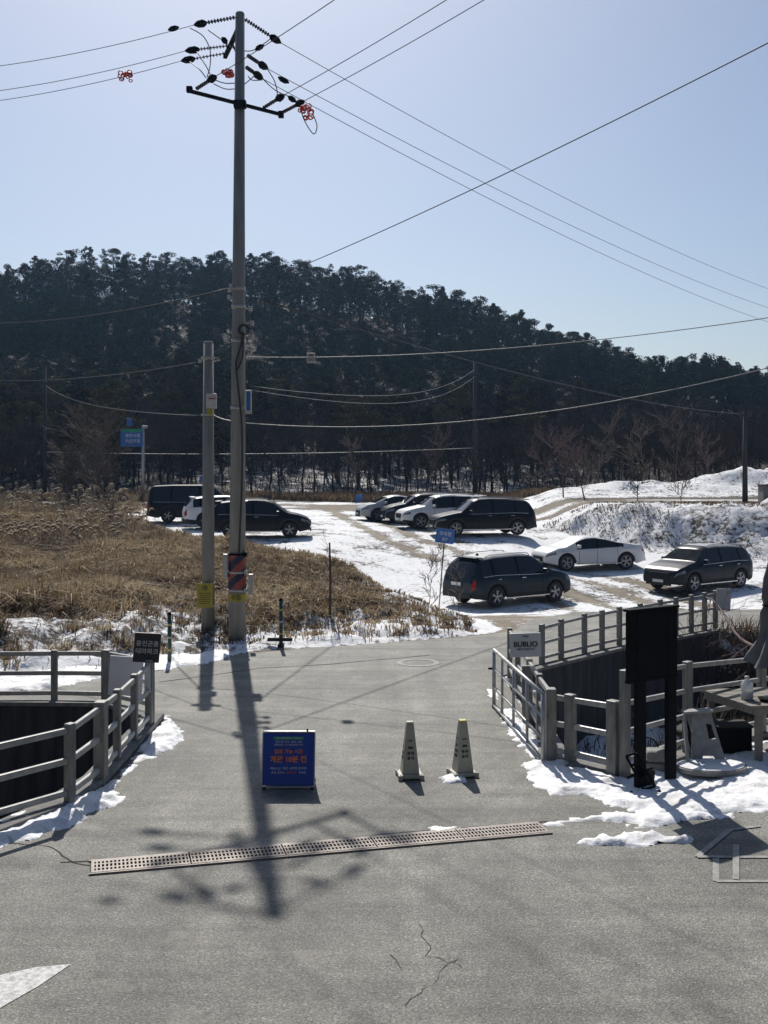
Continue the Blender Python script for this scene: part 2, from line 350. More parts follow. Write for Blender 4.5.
def T(x, y, fine=True):
    x = np.asarray(x, float); y = np.asarray(y, float)
    zB = np.interp(y, [27,31,36,41,48,56,62,75,90], [0,-.45,-1.1,-1.12,-.72,.25,.6,1.0,1.2])
    zA = np.interp(y, [27,31,36,41,48,53.5,57.5,62,75,90], [0,-.45,-1.05,-.95,-.10,.42,.54,.62,1.0,1.2])
    zC = np.interp(y, [27,36,44,50,60,75,90], [0,-.35,.05,.48,.80,1.0,1.2])
    a_ = sm((8.5-x)/3.0); c_ = sm((1.0-x)/4.5)
    z = zB*(1-a_)+zA*a_; z = z*(1-c_)+zC*c_
    if fine: z = z+np.where(y > 29, fbm(x,y,.8,4,61)*.05, 0)
    # raised field
    f = sdist(FIELD, x, y)
    top = np.interp(x, [-6,-2,1,3], [.62,.42,.05,-.05]) + np.interp(y, [30,60,75], [0,.35,.6])
    zf = z*0 + top
    wf = sm((f+.1)/np.where(y < 27, 3.8, 2.2))
    near = y < 26
    z = np.where(f > -.1, z*(1-wf)+zf*wf, z)
    if fine: z = z + np.where(f > 0, sm(f/1.0)*(fbm(x,y,1.7,4,3)*np.where(f<5,.30,.18)+fbm(x,y,.25,3,9)*.25), 0)
    # embankment to the right, its top carries the far road
    ex = np.interp(x, [p[0] for p in EMB], [p[1] for p in EMB])
    s = np.where(x > 8.3, y-ex, -1.0); sx = np.clip((x-8.3)/3.0, 0, 1)
    s2 = np.minimum(s, (x-8.3)*1.3)
    we = sm(s2/4.5)
    zt = np.interp(y, [50,62,75,90], [1.75,1.75,1.6,1.5])
    z = np.where(s2 > 0, z*(1-we)+zt*we, z)
    clod = np.clip(np.minimum(s2*2, (58.0-y)*1.0), 0, 1)
    if fine: z = z + clod*(fbm(x,y,.9,5,21)*.55)
    # snowy berm beyond the road
    bm_ = np.exp(-((y-75)/4.2)**2)*np.interp(x, [9,14,20,27,40], [0,.85,1.15,2.2,2.6])
    z = z+bm_*(1+(fbm(x,y,.5,4,31)*.5 if fine else 0))
    # hill
    zr = np.interp(x, RX, RZ)
    t = np.clip((y-86)/(YR-86), 0, None)
    zh = 1.2+(zr-1.2)*np.where(t < 1, sm(t*.5)*2*.97+.03*t, 1-.12*(t-1))
    z = np.where(y > 86, np.maximum(zh, 1.0)+(fbm(x,y,.06,3,5)*np.clip(t*6,0,3)), z)
    # stream cut
    cl = sdist(CHL, x, y); z = np.where(cl > -.13, -2.45+(fbm(x,y,.8,3,8)*.2), z)
    cr = sdist(CHR, x, y)+np.where(x < 7.7, .13, 0)
    bed = -1.75+fbm(x,y,1.1,4,6)*.35 + np.clip((x-7.8)*.16, 0, 1.0)
    steep = np.interp(x, [7.75,9.5], [.02,2.6])
    z = np.where(cr > 0, z*(1-sm(cr/steep))+bed*sm(cr/steep), z)
    # unseen valley side added behind the viewer, raised to block sky light
    z = np.where(y < -14, (np.clip(-14-y, 0, 70)*.62), z)
    return z
def Tz(x, y): return float(T(np.array([x]), np.array([y]))[0])
def polyd(pts, x, y):
    d = np.full(x.shape, 1e9)
    for (x0,y0),(x1,y1) in zip(pts[:-1], pts[1:]):
        ex, ey = x1-x0, y1-y0; t = np.clip(((x-x0)*ex+(y-y0)*ey)/(ex*ex+ey*ey), 0, 1)
        d = np.minimum(d, np.hypot(x-x0-t*ex, y-y0-t*ey))
    return d
def build_terrain():
    ys = np.concatenate([[-200,-90,-84,-60,-40,-20,-14,-5,3,7,9], np.arange(9.3,28,.15), np.arange(28,62,.24), np.arange(62,92,.5), np.arange(92,215,3.0), [230,260,320,420,600,900,1400,2200]])
    u = np.linspace(-1, 1, 470); s = u*(.5+.5*u*u)
    W = .62*np.maximum(ys, 0)+26; W = np.where(ys < 5, 60, W); W = np.where(ys < -13, 130, W); 
    X = s[None,:]*W[:,None]; Y = np.repeat(ys[:,None], len(s), 1)
    Z = T(X, Y)
    a = sdist(ASPH, X, Y); Z = np.where((a > -.25) & (Y > -14), np.minimum(Z, 0)-np.where(a > .0, .03, .012), Z)
    Z = np.where(Y > 400, Z*np.clip((900-Y)/500, 0, 1)*.9, Z)
    cl = sdist(CHL, X, Y); cr = sdist(CHR, X, Y); f = sdist(FIELD, X, Y)
    gs = np.where(Y < 32, np.interp(X, [-12,-5,-3.5,0,3], [4.6,3.9,1.6,1.9,1.0]), 1.2)
    snow = np.full(X.shape, .67)+fbm(X,Y,.12,3,40)*.2+fbm(X,Y,.9,3,41)*.16
    snow = np.where(f > -.3, .545-.44*sm((f-gs+.3)/2.0), snow)
    fr = np.interp(X, [-4,-1,3], [0,1,1]); snow = np.where(f > 0, snow+fr*.14*sm((5.5-f)/4), snow)
    snow = np.where((f > 0) & (f < 1.3) & (X < -4), .80, snow)
    ex = np.interp(X, [p[0] for p in EMB], [p[1] for p in EMB]); emb = (X > 8.0) & (Y > ex-.6) & (Y < 59)
    snow = np.where(emb, .60, snow)
    roadd = polyd([(-60,79),(-14,77),(2,72),(8,66),(16,61.5),(60,60)], X, Y)
    snow = np.where(roadd < 3.2, .42+fbm(X,Y,.3,3,44)*.5, snow)
    berm = (X > 10) & (Y > 66) & (Y < 84); snow = np.where(berm, .61-.3*sm((69.5-Y)/2), snow)
    snow = np.where((Y > 80) & ~berm, .42, snow)
    px = CX+X*F/np.maximum(Y, 1)
    snow = np.where(Y > 90, .42+.13*np.exp(-((px-400)/190)**2)-.3*sm((Y-120)/25), snow)
    snow = np.where(Y < -13, .1, snow); snow = np.where(cl > 0, .35, snow); snow = np.where(cr > -.2, np.interp(X, [6,8], [.66,.44]), snow)  # added slope behind the viewer kept dark to limit bounced light
    mud = np.zeros(X.shape)
    for pts, w in (([(-3,74),(-1.4,62),(.8,52),(3.6,46),(6.2,41),(7.6,35),(8.6,29),(9,26)], 1.5), ([(1.5,64),(3.2,54),(6.4,48),(9.5,44),(10.5,38),(10.6,30)], 1.3)):
        d = polyd(pts, X, Y); g = np.exp(-((d-.85)/.42)**2)
        mud = np.maximum(mud, g*(1+fbm(X,Y,.3,3,50)*.6)*w/1.5)
    thaw = sm((36-Y)/7)*(Y < 40)*(f < .2); mud = np.maximum(mud, thaw*.9)
    mud = np.where((f > .2) | (Y < -13), 0, mud); mud = np.where(emb | (Y > 80) | (cr > -.2) | (cl > 0), 0, mud)
    snow = snow-.22*np.clip(mud, 0, 1.2)
    gr = (roadd < 3.2); mud = np.where(gr, .6, mud)
    nr, nc = X.shape
    vs = np.stack([X, Y, Z], -1).reshape(-1, 3)
    idx = np.arange(nr*nc).reshape(nr, nc)
    q = np.stack([idx[:-1,:-1], idx[:-1,1:], idx[1:,1:], idx[1:,:-1]], -1).reshape(-1, 4)
    me = mesh_np('ground', vs, q); me.materials.append(M['terrain'])
    me.polygons.foreach_set('use_smooth', np.ones(len(q), bool))
    for nm, ar in (('snow', snow), ('mud', mud)):
        at = me.attributes.new(nm, 'FLOAT', 'POINT'); at.data.foreach_set('value', np.clip(ar, 0, 1.2).astype(np.float32).ravel())
    o = bpy.data.objects.new('ground', me); COL.objects.link(o); tag(o, kind='structure'); return o
def mesh_np(name, vs, q):
    me = bpy.data.meshes.new(name); k = q.shape[1]
    me.vertices.add(len(vs)); me.vertices.foreach_set('co', np.asarray(vs, np.float32).ravel())
    me.loops.add(q.size); me.loops.foreach_set('vertex_index', q.astype(np.int32).ravel())
    me.polygons.add(len(q)); me.polygons.foreach_set('loop_start', np.arange(0, q.size, k, dtype=np.int32))
    me.update(calc_edges=True); return me
build_terrain()
# ------------------------------------------------------------------ asphalt
b = MB(); tri = tessellate_polygon([[Vector((p[0], p[1], 0)) for p in ASPH]])
b.add([(p[0], p[1], .004) for p in ASPH], [tuple(t) for t in tri], 0)
def strip(b, pts, w, z, mi, jit=0):
    pts = [Vector((p[0], p[1], z)) for p in pts]; L = []; R = []
    for i, p in enumerate(pts):
        d = (pts[min(i+1, len(pts)-1)]-pts[max(i-1, 0)]).normalized(); n = Vector((-d.y, d.x, 0))
        ww = (w if not callable(w) else w(i/(len(pts)-1)))*(1+random.uniform(-jit, jit))/2
        L.append(p+n*ww); R.append(p-n*ww)
    b.add(L+R, [(i, i+1, len(pts)+i+1, len(pts)+i) for i in range(len(pts)-1)], mi)
def wander(pxs, step=.08, amp=.03):
    g = [G(x, y, .009) for x, y in pxs]; out = []
    for a, c in zip(g[:-1], g[1:]):
        n = max(2, int((c-a).length/step))
        for k in range(n): q = a.lerp(c, k/n); out.append((q.x+random.uniform(-amp, amp), q.y+random.uniform(-amp, amp)))
    out.append((g[-1].x, g[-1].y)); return out
for c in ([(420,922),(424,935),(434,945),(428,955),(447,962),(455,957),(437,978),(420,992),(405,1005)], [(392,955),(402,970)], [(447,962),(462,967)],
          ):
    strip(b, wander(c), .005, .008, 1, .8)
strip(b, wander([(0,842),(50,846),(72,862),(95,866)], .1, .012), .014, .008, 1, .4)
strip(b, wander([(160,682),(260,668),(330,664),(430,655)], .3, .02), .03, .008, 1, .5)
strip(b, wander([(60,862),(120,860),(300,842),(440,829),(548,821)], .12, .008), .022, .008, 1, .5)
o = b.build('road', ['asphalt', 'crack']); tag(o, kind='structure')
# painted markings
b = MB()
def gpoly(b, pts, z, mi=0):
    g = [G(x, y, z) for x, y in pts]; tri = tessellate_polygon([g]); b.add(g, [tuple(t) for t in tri], mi)
gpoly(b, [(-60,985),(0,975),(36,967),(71,964),(40,985),(0,1008),(-60,1046)], .009)
for li_, ln in enumerate(([(716,857),(716,881)], [(716,881),(850,881)], [(716,857),(850,857)], [(697,857),(730,830),(760,826)], [(697,857),(716,857)], [(736,845),(736,880)])):
    g = [G(x, y, .009) for x, y in ln]; strip(b, [(q.x, q.y) for q in g], .06, .0095+.0015*li_, 1)
ring = [G(418, 663, 0)+Vector((math.cos(a)*.36, math.sin(a)*.36, 0)) for a in np.linspace(0, 2*math.pi, 29)]
strip(b, [(q.x, q.y) for q in ring], .10, .010, 1)
o = b.build('road_marking', ['paint', 'paint_faint']); tag(o, kind='structure')
# ------------------------------------------------------------------ snow sheets (real relief)
def snow_patch(pxpoly, thick, seed, name='snow', cell=.035, edge=.22, world=None):
    poly = world or [(G(x, y).x, G(x, y).y) for x, y in pxpoly]
    xs = [p[0] for p in poly]; ysx = [p[1] for p in poly]
    gx = np.arange(min(xs)-.2, max(xs)+.2, cell); gy = np.arange(min(ysx)-.2, max(ysx)+.2, cell)
    X, Y = np.meshgrid(gx, gy)
    sd = sdist(poly, X, Y)+fbm(X, Y, 1.6, 5, seed)*.26+fbm(X, Y, 6, 4, seed+5)*.13-.03
    h = thick*sm(sd/edge)*(.7+.7*np.clip(fbm(X, Y, 2.2, 4, seed+9)+.3, -.3, 1.2))
    # footprints / dents
    dn = vnoise(X*3.4, Y*3.4, seed+3); h = h-np.clip(dn-.62, 0, .2)*thick*2.4*sm(sd/edge); h = h+fbm(X, Y, 9, 4, seed+20)*.03*sm(sd/.1)
    h = np.where(sd > 0, np.maximum(h, .004), -.03)+.008
    keep = sd > -.05
    idx = -np.ones(X.shape, int); kk = keep; idx[kk] = np.arange(kk.sum())
    vs = np.stack([X[kk], Y[kk], h[kk]], -1)
    a, c, d, e = idx[:-1,:-1], idx[:-1,1:], idx[1:,1:], idx[1:,:-1]; ok = (a >= 0)&(c >= 0)&(d >= 0)&(e >= 0)
    q = np.stack([a[ok], c[ok], d[ok], e[ok]], -1)
    me = mesh_np(name, vs, q); me.materials.append(M['snow']); me.polygons.foreach_set('use_smooth', np.ones(len(q), bool))
    o = bpy.data.objects.new(name, me); COL.objects.link(o); tag(o, kind='structure'); return o
snow_patch([(-60,842),(0,822),(45,812),(72,797),(108,777),(128,757),(148,738),(165,716),(182,722),(180,740),(170,752),(140,768),(122,790),(112,812),(60,835),(25,842),(-60,868)], .085, 3)
snow_patch([(478,690),(492,686),(508,700),(528,730),(549,757),(568,760),(615,776),(660,757),(700,748),(790,735),(860,730),(860,800),(790,812),(700,820),(650,826),(600,806),(585,797),(550,797),(538,785),(522,758),(505,722),(488,700)], .05, 14)
snow_patch([(522,824),(548,818),(600,808),(660,812),(740,812),(738,820),(690,822),(650,830),(600,826),(548,832)], .035, 25, edge=.12)
snow_patch([(572,842),(606,838),(650,834),(697,836),(700,845),(640,849),(596,846)], .06, 36, edge=.10)
snow_patch([(438,828),(470,825),(476,829),(440,832)], .03, 41, edge=.05, cell=.02)
snow_patch([(444,779),(456,776),(458,780),(446,783)], .03, 45, edge=.05, cell=.02)
snow_patch([(0,693),(40,690),(90,681),(150,673),(205,664),(238,655),(230,650),(150,658),(90,668),(0,676),(-80,680),(-80,698)], .07, 51, cell=.06, edge=.15)
# ------------------------------------------------------------------ retaining walls
def wall(pts, zt, zb, th, name, mat, label, cat='wall', capo=.06, side=1):
    """wall whose inner face follows pts, thickness to the given side"""
    t = thing(name, (pts[0][0], pts[0][1], zt), label, cat)
    n = len(pts); P_ = [Vector((p[0], p[1], 0)) for p in pts]; off = []
    inn = .05
    for i in range(n):
        d = (P_[min(i+1, n-1)]-P_[max(i-1, 0)]).normalized(); off.append(Vector((-d.y, d.x, 0))*side)
    b = MB(); c = MB()
    for i in range(n-1):
        A, B = P_[i], P_[i+1]; A2, B2 = A+off[i]*th, B+off[i+1]*th; A, B = A-off[i]*inn, B-off[i+1]*inn
        for (bb, z0, z1, o0) in ((b, zb, zt-.06, 0), (c, zt-.06, zt, .03)):
            a_, b_ = A-off[i]*o0, B-off[i+1]*o0
            vs = [Vector((p.x, p.y, z)) for z in (z0, z1) for p in (a_, b_, B2, A2)]
            bb.add(vs, [(0,1,2,3),(4,7,6,5),(0,4,5,1),(2,6,7,3)]+([(0,3,7,4)] if i == 0 else [])+([(1,5,6,2)] if i == n-2 else []))
    b.build('wall_face', mat, t); c.build('coping', 'kerb', t); return t
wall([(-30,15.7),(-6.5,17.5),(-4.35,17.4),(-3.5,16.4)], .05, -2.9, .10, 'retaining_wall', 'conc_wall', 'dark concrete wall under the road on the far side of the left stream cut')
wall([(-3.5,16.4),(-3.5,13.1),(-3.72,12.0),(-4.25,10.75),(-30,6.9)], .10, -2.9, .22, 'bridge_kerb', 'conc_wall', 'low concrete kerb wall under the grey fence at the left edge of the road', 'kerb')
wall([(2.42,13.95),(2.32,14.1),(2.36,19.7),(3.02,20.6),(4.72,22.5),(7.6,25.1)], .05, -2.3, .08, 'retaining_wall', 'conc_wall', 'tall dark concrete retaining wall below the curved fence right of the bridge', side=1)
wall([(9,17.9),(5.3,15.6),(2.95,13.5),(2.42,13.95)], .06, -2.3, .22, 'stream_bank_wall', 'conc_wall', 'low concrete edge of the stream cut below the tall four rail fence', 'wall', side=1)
# ------------------------------------------------------------------ grass
def blades(n, pick, hgt, lean, wid, tone, name, seed):
    r = np.random.default_rng(seed); x, y = pick(n, r)
    x = np.asarray(x); y = np.asarray(y); n = len(x); z = T(x, y)
    hh = hgt(x, y, r)*r.uniform(.55, 1.25, n); az = r.uniform(0, 2*np.pi, n); ln = r.normal(0, lean, n)*hh
    dx, dy = np.cos(az), np.sin(az); az2 = r.uniform(0, 2*np.pi, n); w = wid*(.6+y/60)*r.uniform(.6, 1.4, n)
    wx, wy = np.cos(az2)*w, np.sin(az2)*w
    b0 = np.stack([x-wx, y-wy, z-.05], -1); b1 = np.stack([x+wx, y+wy, z-.05], -1)
    m0 = np.stack([x+dx*ln*.45-wx*.8, y+dy*ln*.45-wy*.8, z+hh*.6], -1); m1 = np.stack([x+dx*ln*.45+wx*.8, y+dy*ln*.45+wy*.8, z+hh*.6], -1)
    t0 = np.stack([x+dx*ln*1.3, y+dy*ln*1.3, z+hh*np.clip(1-.35*np.abs(ln/np.maximum(hh,.01)), .4, 1)], -1)
    t1 = t0+np.stack([wx*.3, wy*.3, wx*0], -1)
    vs = np.stack([b0, b1, m1, m0, t1, t0], 1).reshape(-1, 3); i = np.arange(n)*6
    q = np.concatenate([np.stack([i, i+1, i+2, i+3], -1), np.stack([i+3, i+2, i+4, i+5], -1)])
    me = mesh_np(name, vs, q); me.materials.append(M['grass'])
    at = me.attributes.new('tone', 'FLOAT', 'POINT'); at.data.foreach_set('value', np.clip(np.repeat(tone(x, y, r), 6), 0, 1).astype(np.float32))
    o = bpy.data.objects.new(name, me); COL.objects.link(o); tag(o, kind='stuff'); return o
def pick_field(n, r):
    Y = 18+(r.uniform(0, 1, n*3)**.8)*56; X = r.uniform(-.42, .12, n*3)*Y-1
    f = sdist(FIELD, X, Y); d = fbm(X, Y, .55, 4, 70)
    gs = np.where(Y < 32, np.interp(X, [-12,-5,-3.5,0,3], [4.4,3.6,1.2,.8,-.6]), .8)
    keep = (f > .35) & (r.uniform(0, 1, n*3) < np.clip((f-gs)/1.6+d*.9+.15, .02+np.where(X > -.5, .75, .5)*(vnoise(np.floor(X/.6)*1.7, np.floor(Y/.6)*2.3, 12) > np.where(X > -.5, .5, .66)), 1))
    cov = np.interp(X, [-3,1], [1,.95]); keep &= r.uniform(0,1,n*3) < cov
    # tufts: snap towards clump centres
    cs = .6; cx = (np.floor(X/cs)+.5+(vnoise(np.floor(X/cs)*7.1, np.floor(Y/cs)*3.3, 2)-.5))*cs; cy = (np.floor(Y/cs)+.5+(vnoise(np.floor(X/cs)*2.7, np.floor(Y/cs)*5.9, 4)-.5))*cs
    k = r.uniform(0, 1, n*3)**1.5; X2 = X+(cx-X)*(.75*k); Y2 = Y+(cy-Y)*(.75*k)
    return X2[keep][:n], Y2[keep][:n]
def h_field(x, y, r):
    base = np.interp(x, [-9,-4,0,3], [.36,.25,.20,.13])*(.55+1.3*np.clip(fbm(x, y, .7, 3, 77)+.3, 0, 1.2))
    return base*np.interp(sdist(FIELD, x, y), [0,2,5], [.5,.7,1])
def t_field(x, y, r):
    nearedge = np.clip(1-np.abs(sdist(FIELD, x, y)-5.5)/2.6, 0, 1)
    return .53+fbm(x, y, .35, 4, 80)*.45+fbm(x, y, 1.6, 2, 82)*.35+r.normal(0, .14, len(x))+.22*nearedge*np.where(y < 30, 1, .2)
blades(225000, pick_field, h_field, 1.15, .013, t_field, 'dry_grass', 5)
def pick_bank(n, r):
    X = r.uniform(8.5, 26, n*2); Y = r.uniform(47, 60, n*2); ex = np.interp(X, [p[0] for p in EMB], [p[1] for p in EMB])
    k = (Y > ex-.3) & (fbm(X, Y, .6, 4, 91) > .02); return X[k][:n], Y[k][:n]
blades(7000, pick_bank, lambda x, y, r: .13+0*x, .9, .012, lambda x, y, r: .15+r.normal(0, .12, len(x)), 'bank_stubble', 6)
def pick_verge(n, r):
    X = r.uniform(-30, 30, n*2); Y = r.uniform(80, 90, n*2); k = fbm(X, Y, .2, 3, 95) > -.15; return X[k][:n], Y[k][:n]
blades(26000, pick_verge, lambda x, y, r: .55+0*x, .5, .018, lambda x, y, r: .3+r.normal(0, .15, len(x)), 'roadside_scrub', 7)
def pick_cut(n, r):
    X = r.uniform(7.2, 16, n*2); Y = r.uniform(17.5, 27, n*2); k = sdist(CHR, X, Y) > -.2; return X[k][:n], Y[k][:n]
blades(14000, pick_cut, lambda x, y, r: .35+0*x, .6, .012, lambda x, y, r: .25+r.normal(0, .15, len(x)), 'stream_bank_grass', 8)
def pick_bed(n, r):
    X = r.uniform(2.5, 7.5, n*2); Y = r.uniform(14, 24, n*2); k = (sdist(CHR, X, Y) > .2) & (fbm(X, Y, .7, 3, 99) > .0); return X[k][:n], Y[k][:n]
blades(2200, pick_bed, lambda x, y, r: .28+0*x, .6, .010, lambda x, y, r: .12+r.normal(0, .1, len(x)), 'stream_bed_grass', 9)
# ================================================================== UTILITY POLES AND WIRES
YP = 23.5; S = YP/F
base = P(237, 643, YP); base.z = Tz(base.x, YP)-.05
t = thing('utility_pole', base, 'tall grey concrete utility pole with crossarms, striped wrap and hanging jumper wires', 'utility pole')
b = MB(); topz = P(240, 15, YP)
b.cyl(base-Vector((0,0,.4)), topz, .19, .098, 24); b.cyl(topz, topz+Vector((0,0,.05)), .10, .085, 20)
for z_ in np.arange(1.5, 12.6, .9):
    pass
b.build('pole', 'pole', t)
def ax(z): f_ = (z-base.z)/(topz.z-base.z); return base.lerp(topz, f_)
def rad(z): f_ = (z-base.z)/(topz.z-base.z); return .19+(.098-.19)*f_
b = MB(); b.beam(P(240,25,23.55), P(225,57,25.4), .09, .09, bev=.01); b.beam(P(240,62,23.55), P(231,40,24.6), .03, .03); b.build('crossarm', 'dark', t)
armL, armR = P(189.5,91,22.6), P(281,114.5,24.2)
b = MB(); b.beam(armL, armR, .07, .07, bev=.01); b.box(armL+Vector((0,0,.03)), (.12,.12,.12), bev=.01); b.box(armR, (.12,.12,.14), bev=.01)
b.box(P(240,104.5,23.35), (.26,.16,.16), bev=.01); b.build('crossarm', 'dark', t)
def strain(a, c, n=9, r=.045, L=.42, cover=.34):
    a, c = Vector(a), Vector(c); d = (c-a).normalized(); tot = (c-a).length; L = max(.12, tot-cover)
    b = MB(); b.tube([a, a+d*L], .012, 6)
    for k in range(n):
        q = a+d*(L*(.12+.82*k/(n-1))); b.cyl(q-d*.008, q+d*.008, r, r*.8, 10)
    b.build('insulator', 'insul', t)
    b = MB(); e = a+d*L
    b.tube([e, e+d*.03, e+d*cover*.3, e+d*cover*.7, e+d*cover*.92, e+d*cover], [.02,.05,.085,.075,.035,.018], 6); b.build('clamp_cover', 'dark', t)
    return e+d*cover
def W(name, pts, sag, r, label, group=None, mat='wire', n=28, kind='power line'):
    a, c = Vector(pts[0]), Vector(pts[-1]); out = []
    if len(pts) == 2:
        for k in range(n+1):
            f_ = k/n; q = a.lerp(c, f_); q.z -= 4*sag*f_*(1-f_); out.append(q)
    else: out = [Vector(p) for p in pts]
    b = MB(); b.tube(out, r, 5); o = b.build(name, mat, origin=a); tag(o, label, kind, group); return o
def smooth_path(pts, n=6):
    out = []; P_ = [Vector(p) for p in pts]
    for i in range(len(P_)-1):
        p0, p1, p2, p3 = P_[max(i-1,0)], P_[i], P_[i+1], P_[min(i+2, len(P_)-1)]
        for k in range(n):
            u_ = k/n; out.append(.5*((2*p1)+(p2-p0)*u_+(2*p0-5*p1+4*p2-p3)*u_**2+(3*p1-p0-3*p2+p3)*u_**3))
    return out+[P_[-1]]
def ext(a, c, k): return a+(c-a)*k
eA = strain(P(237,17,23.4), P(194,25,23.9)); eB = strain(P(230,45.5,24.8), P(185,51,24.9)); eC = strain(P(227,53,25.2), P(181,61,25.3))
eD = strain(P(243,18,23.6), P(281,43,24.4), 10); eE = strain(P(247,55,23.7), P(268,69,24.3)); eF = strain(P(246,67,23.7), P(263,79,24.2))
eG = strain(P(196,89,22.6), P(216,76,21.8), 6); eH = strain(P(263,108,24.0), P(284,95,23.2), 6); eI = strain(P(283,112,24.1), P(304,101,23.3), 6)
GL = 'high voltage wires running off to the left'
W('power_line', [eA, ext(eA, P(0,58,26), 1.6)], .2, .008, 'topmost black wire leaving the pole top towards the left edge')
W('power_line', [eB, ext(eB, P(0,83,27), 1.6)], .2, .008, 'middle black wire leaving the pole top towards the left edge')
W('power_line', [eC, ext(eC, P(0,93,27.5), 1.6)], .2, .008, 'lowest of the three black wires to the left, carrying an orange marker')
W('power_line', [eD, ext(eD, P(768,272,53), 1.5)], .9, .008, 'uppermost of three black wires sloping down to the right edge')
W('power_line', [eE, ext(eE, P(768,291,53), 1.5)], .9, .008, 'middle of three black wires sloping down to the right edge')
W('power_line', [eF, ext(eF, P(768,305,52), 1.5)], .9, .008, 'lowest of three black wires sloping down to the right edge')
W('power_line', [eG, ext(eG, P(322,0,18.0), 3)], .15, .008, 'black wire rising from the left end of the lower crossarm past the pole')
W('power_line', [eH, ext(eH, P(432,0,18.0), 2.5)], .15, .008, 'left one of two black wires rising right from the lower crossarm')
W('power_line', [eI, ext(eI, P(469,0,18.2), 2.5)], .15, .008, 'right one of two black wires rising right from the lower crossarm')
def jumper(px, Y=23.5, r=.011, mat='wire'):
    b = MB(); b.tube(smooth_path([P(x, y, Y+(dy[0] if dy else 0)) for x, y, *dy in px]), r, 5); b.build('jumper_wire', mat, t)
jumper([(190,28),(203,36),(210,50),(210,66),(207,77)]); jumper([(197,52,.5),(206,66),(213,78),(224,83),(236,83)])
jumper([(190,62,.5),(200,70),(206,78)]); jumper([(214,84,-.8),(226,89),(238,88),(246,83),(255,75)]); jumper([(208,30),(222,40),(233,48),(250,51),(262,45),(270,39)])
jumper([(268,70),(274,80),(277,90),(277,96)]); jumper([(300,106),(303,117),(308,127),(314,134),(317,127),(315,119),(312,113)])
jumper([(262,78),(275,90),(290,97),(300,104)]); jumper([(248,76),(252,80),(262,80)])
for a_, c_ in (((222,37),(227,44)), ((168,30),(179,27)), ((255,50),(264,45)), ((278,77),(289,83)), ((288,96),(296,102))):
    b = MB(); A = P(*a_, 23.5); C_ = P(*c_, 23.5); b.tube([A, A.lerp(C_,.3), A.lerp(C_,.7), C_], [.015,.06,.06,.015], 8); b.build('wire_joint', 'dark', t)
def marker(px, py, Y, label, s=1.0):
    c = P(px, py, Y); b = MB(); r_ = random.Random(px)
    for k in range(15):
        q = c+Vector((r_.uniform(-.15,.15)*s, r_.uniform(-.09,.09), r_.uniform(-.11,.11)*s)); ang = r_.uniform(0, 3)
        R = .03+r_.uniform(0,.03)
        loop = [q+Vector((math.cos(u_)*R, math.sin(ang)*.02*math.cos(u_), math.sin(u_)*R)) for u_ in np.linspace(0, 2*math.pi, 11)]
        b.tube(loop, .014, 5)
    o = b.build('aerial_marker', 'orange', origin=c); tag(o, label, 'marker', 'orange wire markers')
marker(125, 76, 26.2, 'orange marker clipped on the wires left of the pole'); marker(307, 112, 23.0, 'orange marker hanging beside the right end of the lower crossarm')
marker(228, 73, 23.9, 'orange marker half hidden left of the pole between the crossarms', .6)
# mid-height fittings
def fit(px, py, w, h, d=.14, mat='porcelain', name='bracket'):
    c = P(px, py, YP-.02); b = MB(); b.box(c, (w*S, d, h*S), bev=.01); b.build(name, mat, t)
for (px, py) in ((250.5,308.5),(252,323),(252,337)):
    b = MB(); c = P(px, py, 23.45); b.lathe([(.0,-.05),(.05,-.05),(.035,-.02),(.06,0),(.035,.02),(.05,.05),(0,.05)], c, 'Z', 10); b.beam(P(243,py,23.5), c, .03, .03); b.build('spool_insulator', 'porcelain', t)
for (px, py) in ((231,286),(229.5,290),(229,297),(234,307)):
    b = MB(); c = P(px, py, 23.4); b.lathe([(.0,-.04),(.045,-.04),(.03,0),(.045,.04),(0,.04)], c, 'Z', 10); b.beam(P(239,py,23.5), c, .025, .025); b.build('spool_insulator', 'porcelain', t)
for zy in (289, 307, 341, 408):
    z_ = P(240, zy, YP).z; a = ax(z_); b = MB(); b.cyl(a-Vector((0,0,.035)), a+Vector((0,0,.035)), rad(z_)+.012, None, 24); b.build('pole_band', 'steel', t)
b = MB(); c = P(244, 330, 23.3)
for k in range(3): b.tube([c+Vector((math.cos(u_)*(.09+.012*k), -.02*k, math.sin(u_)*(.09+.012*k))) for u_ in np.linspace(0, 2*math.pi, 17)], .014, 5)
b.build('cable_coil', 'wire', t)
jumper([(243,332,-.2),(241,345,-.2),(237,358,-.2),(236,368,-.2),(239,395,-.22),(242,430,-.22),(242,480,-.24),(240,530,-.25),(239,553,-.25)], r=.022)
jumper([(243,333,-.2),(243,350,-.2),(241,362,-.2),(237,370,-.2)], r=.02)
c = P(248.6, 402, 23.4); b = MB(); b.box(c, (.125,.10,.50), bev=.008); b.box(c+Vector((0,-.056,.02)), (.08,.006,.40), mi=1); bx_ = b.build('notice_plate', ['white_plastic','skyblue'], t)
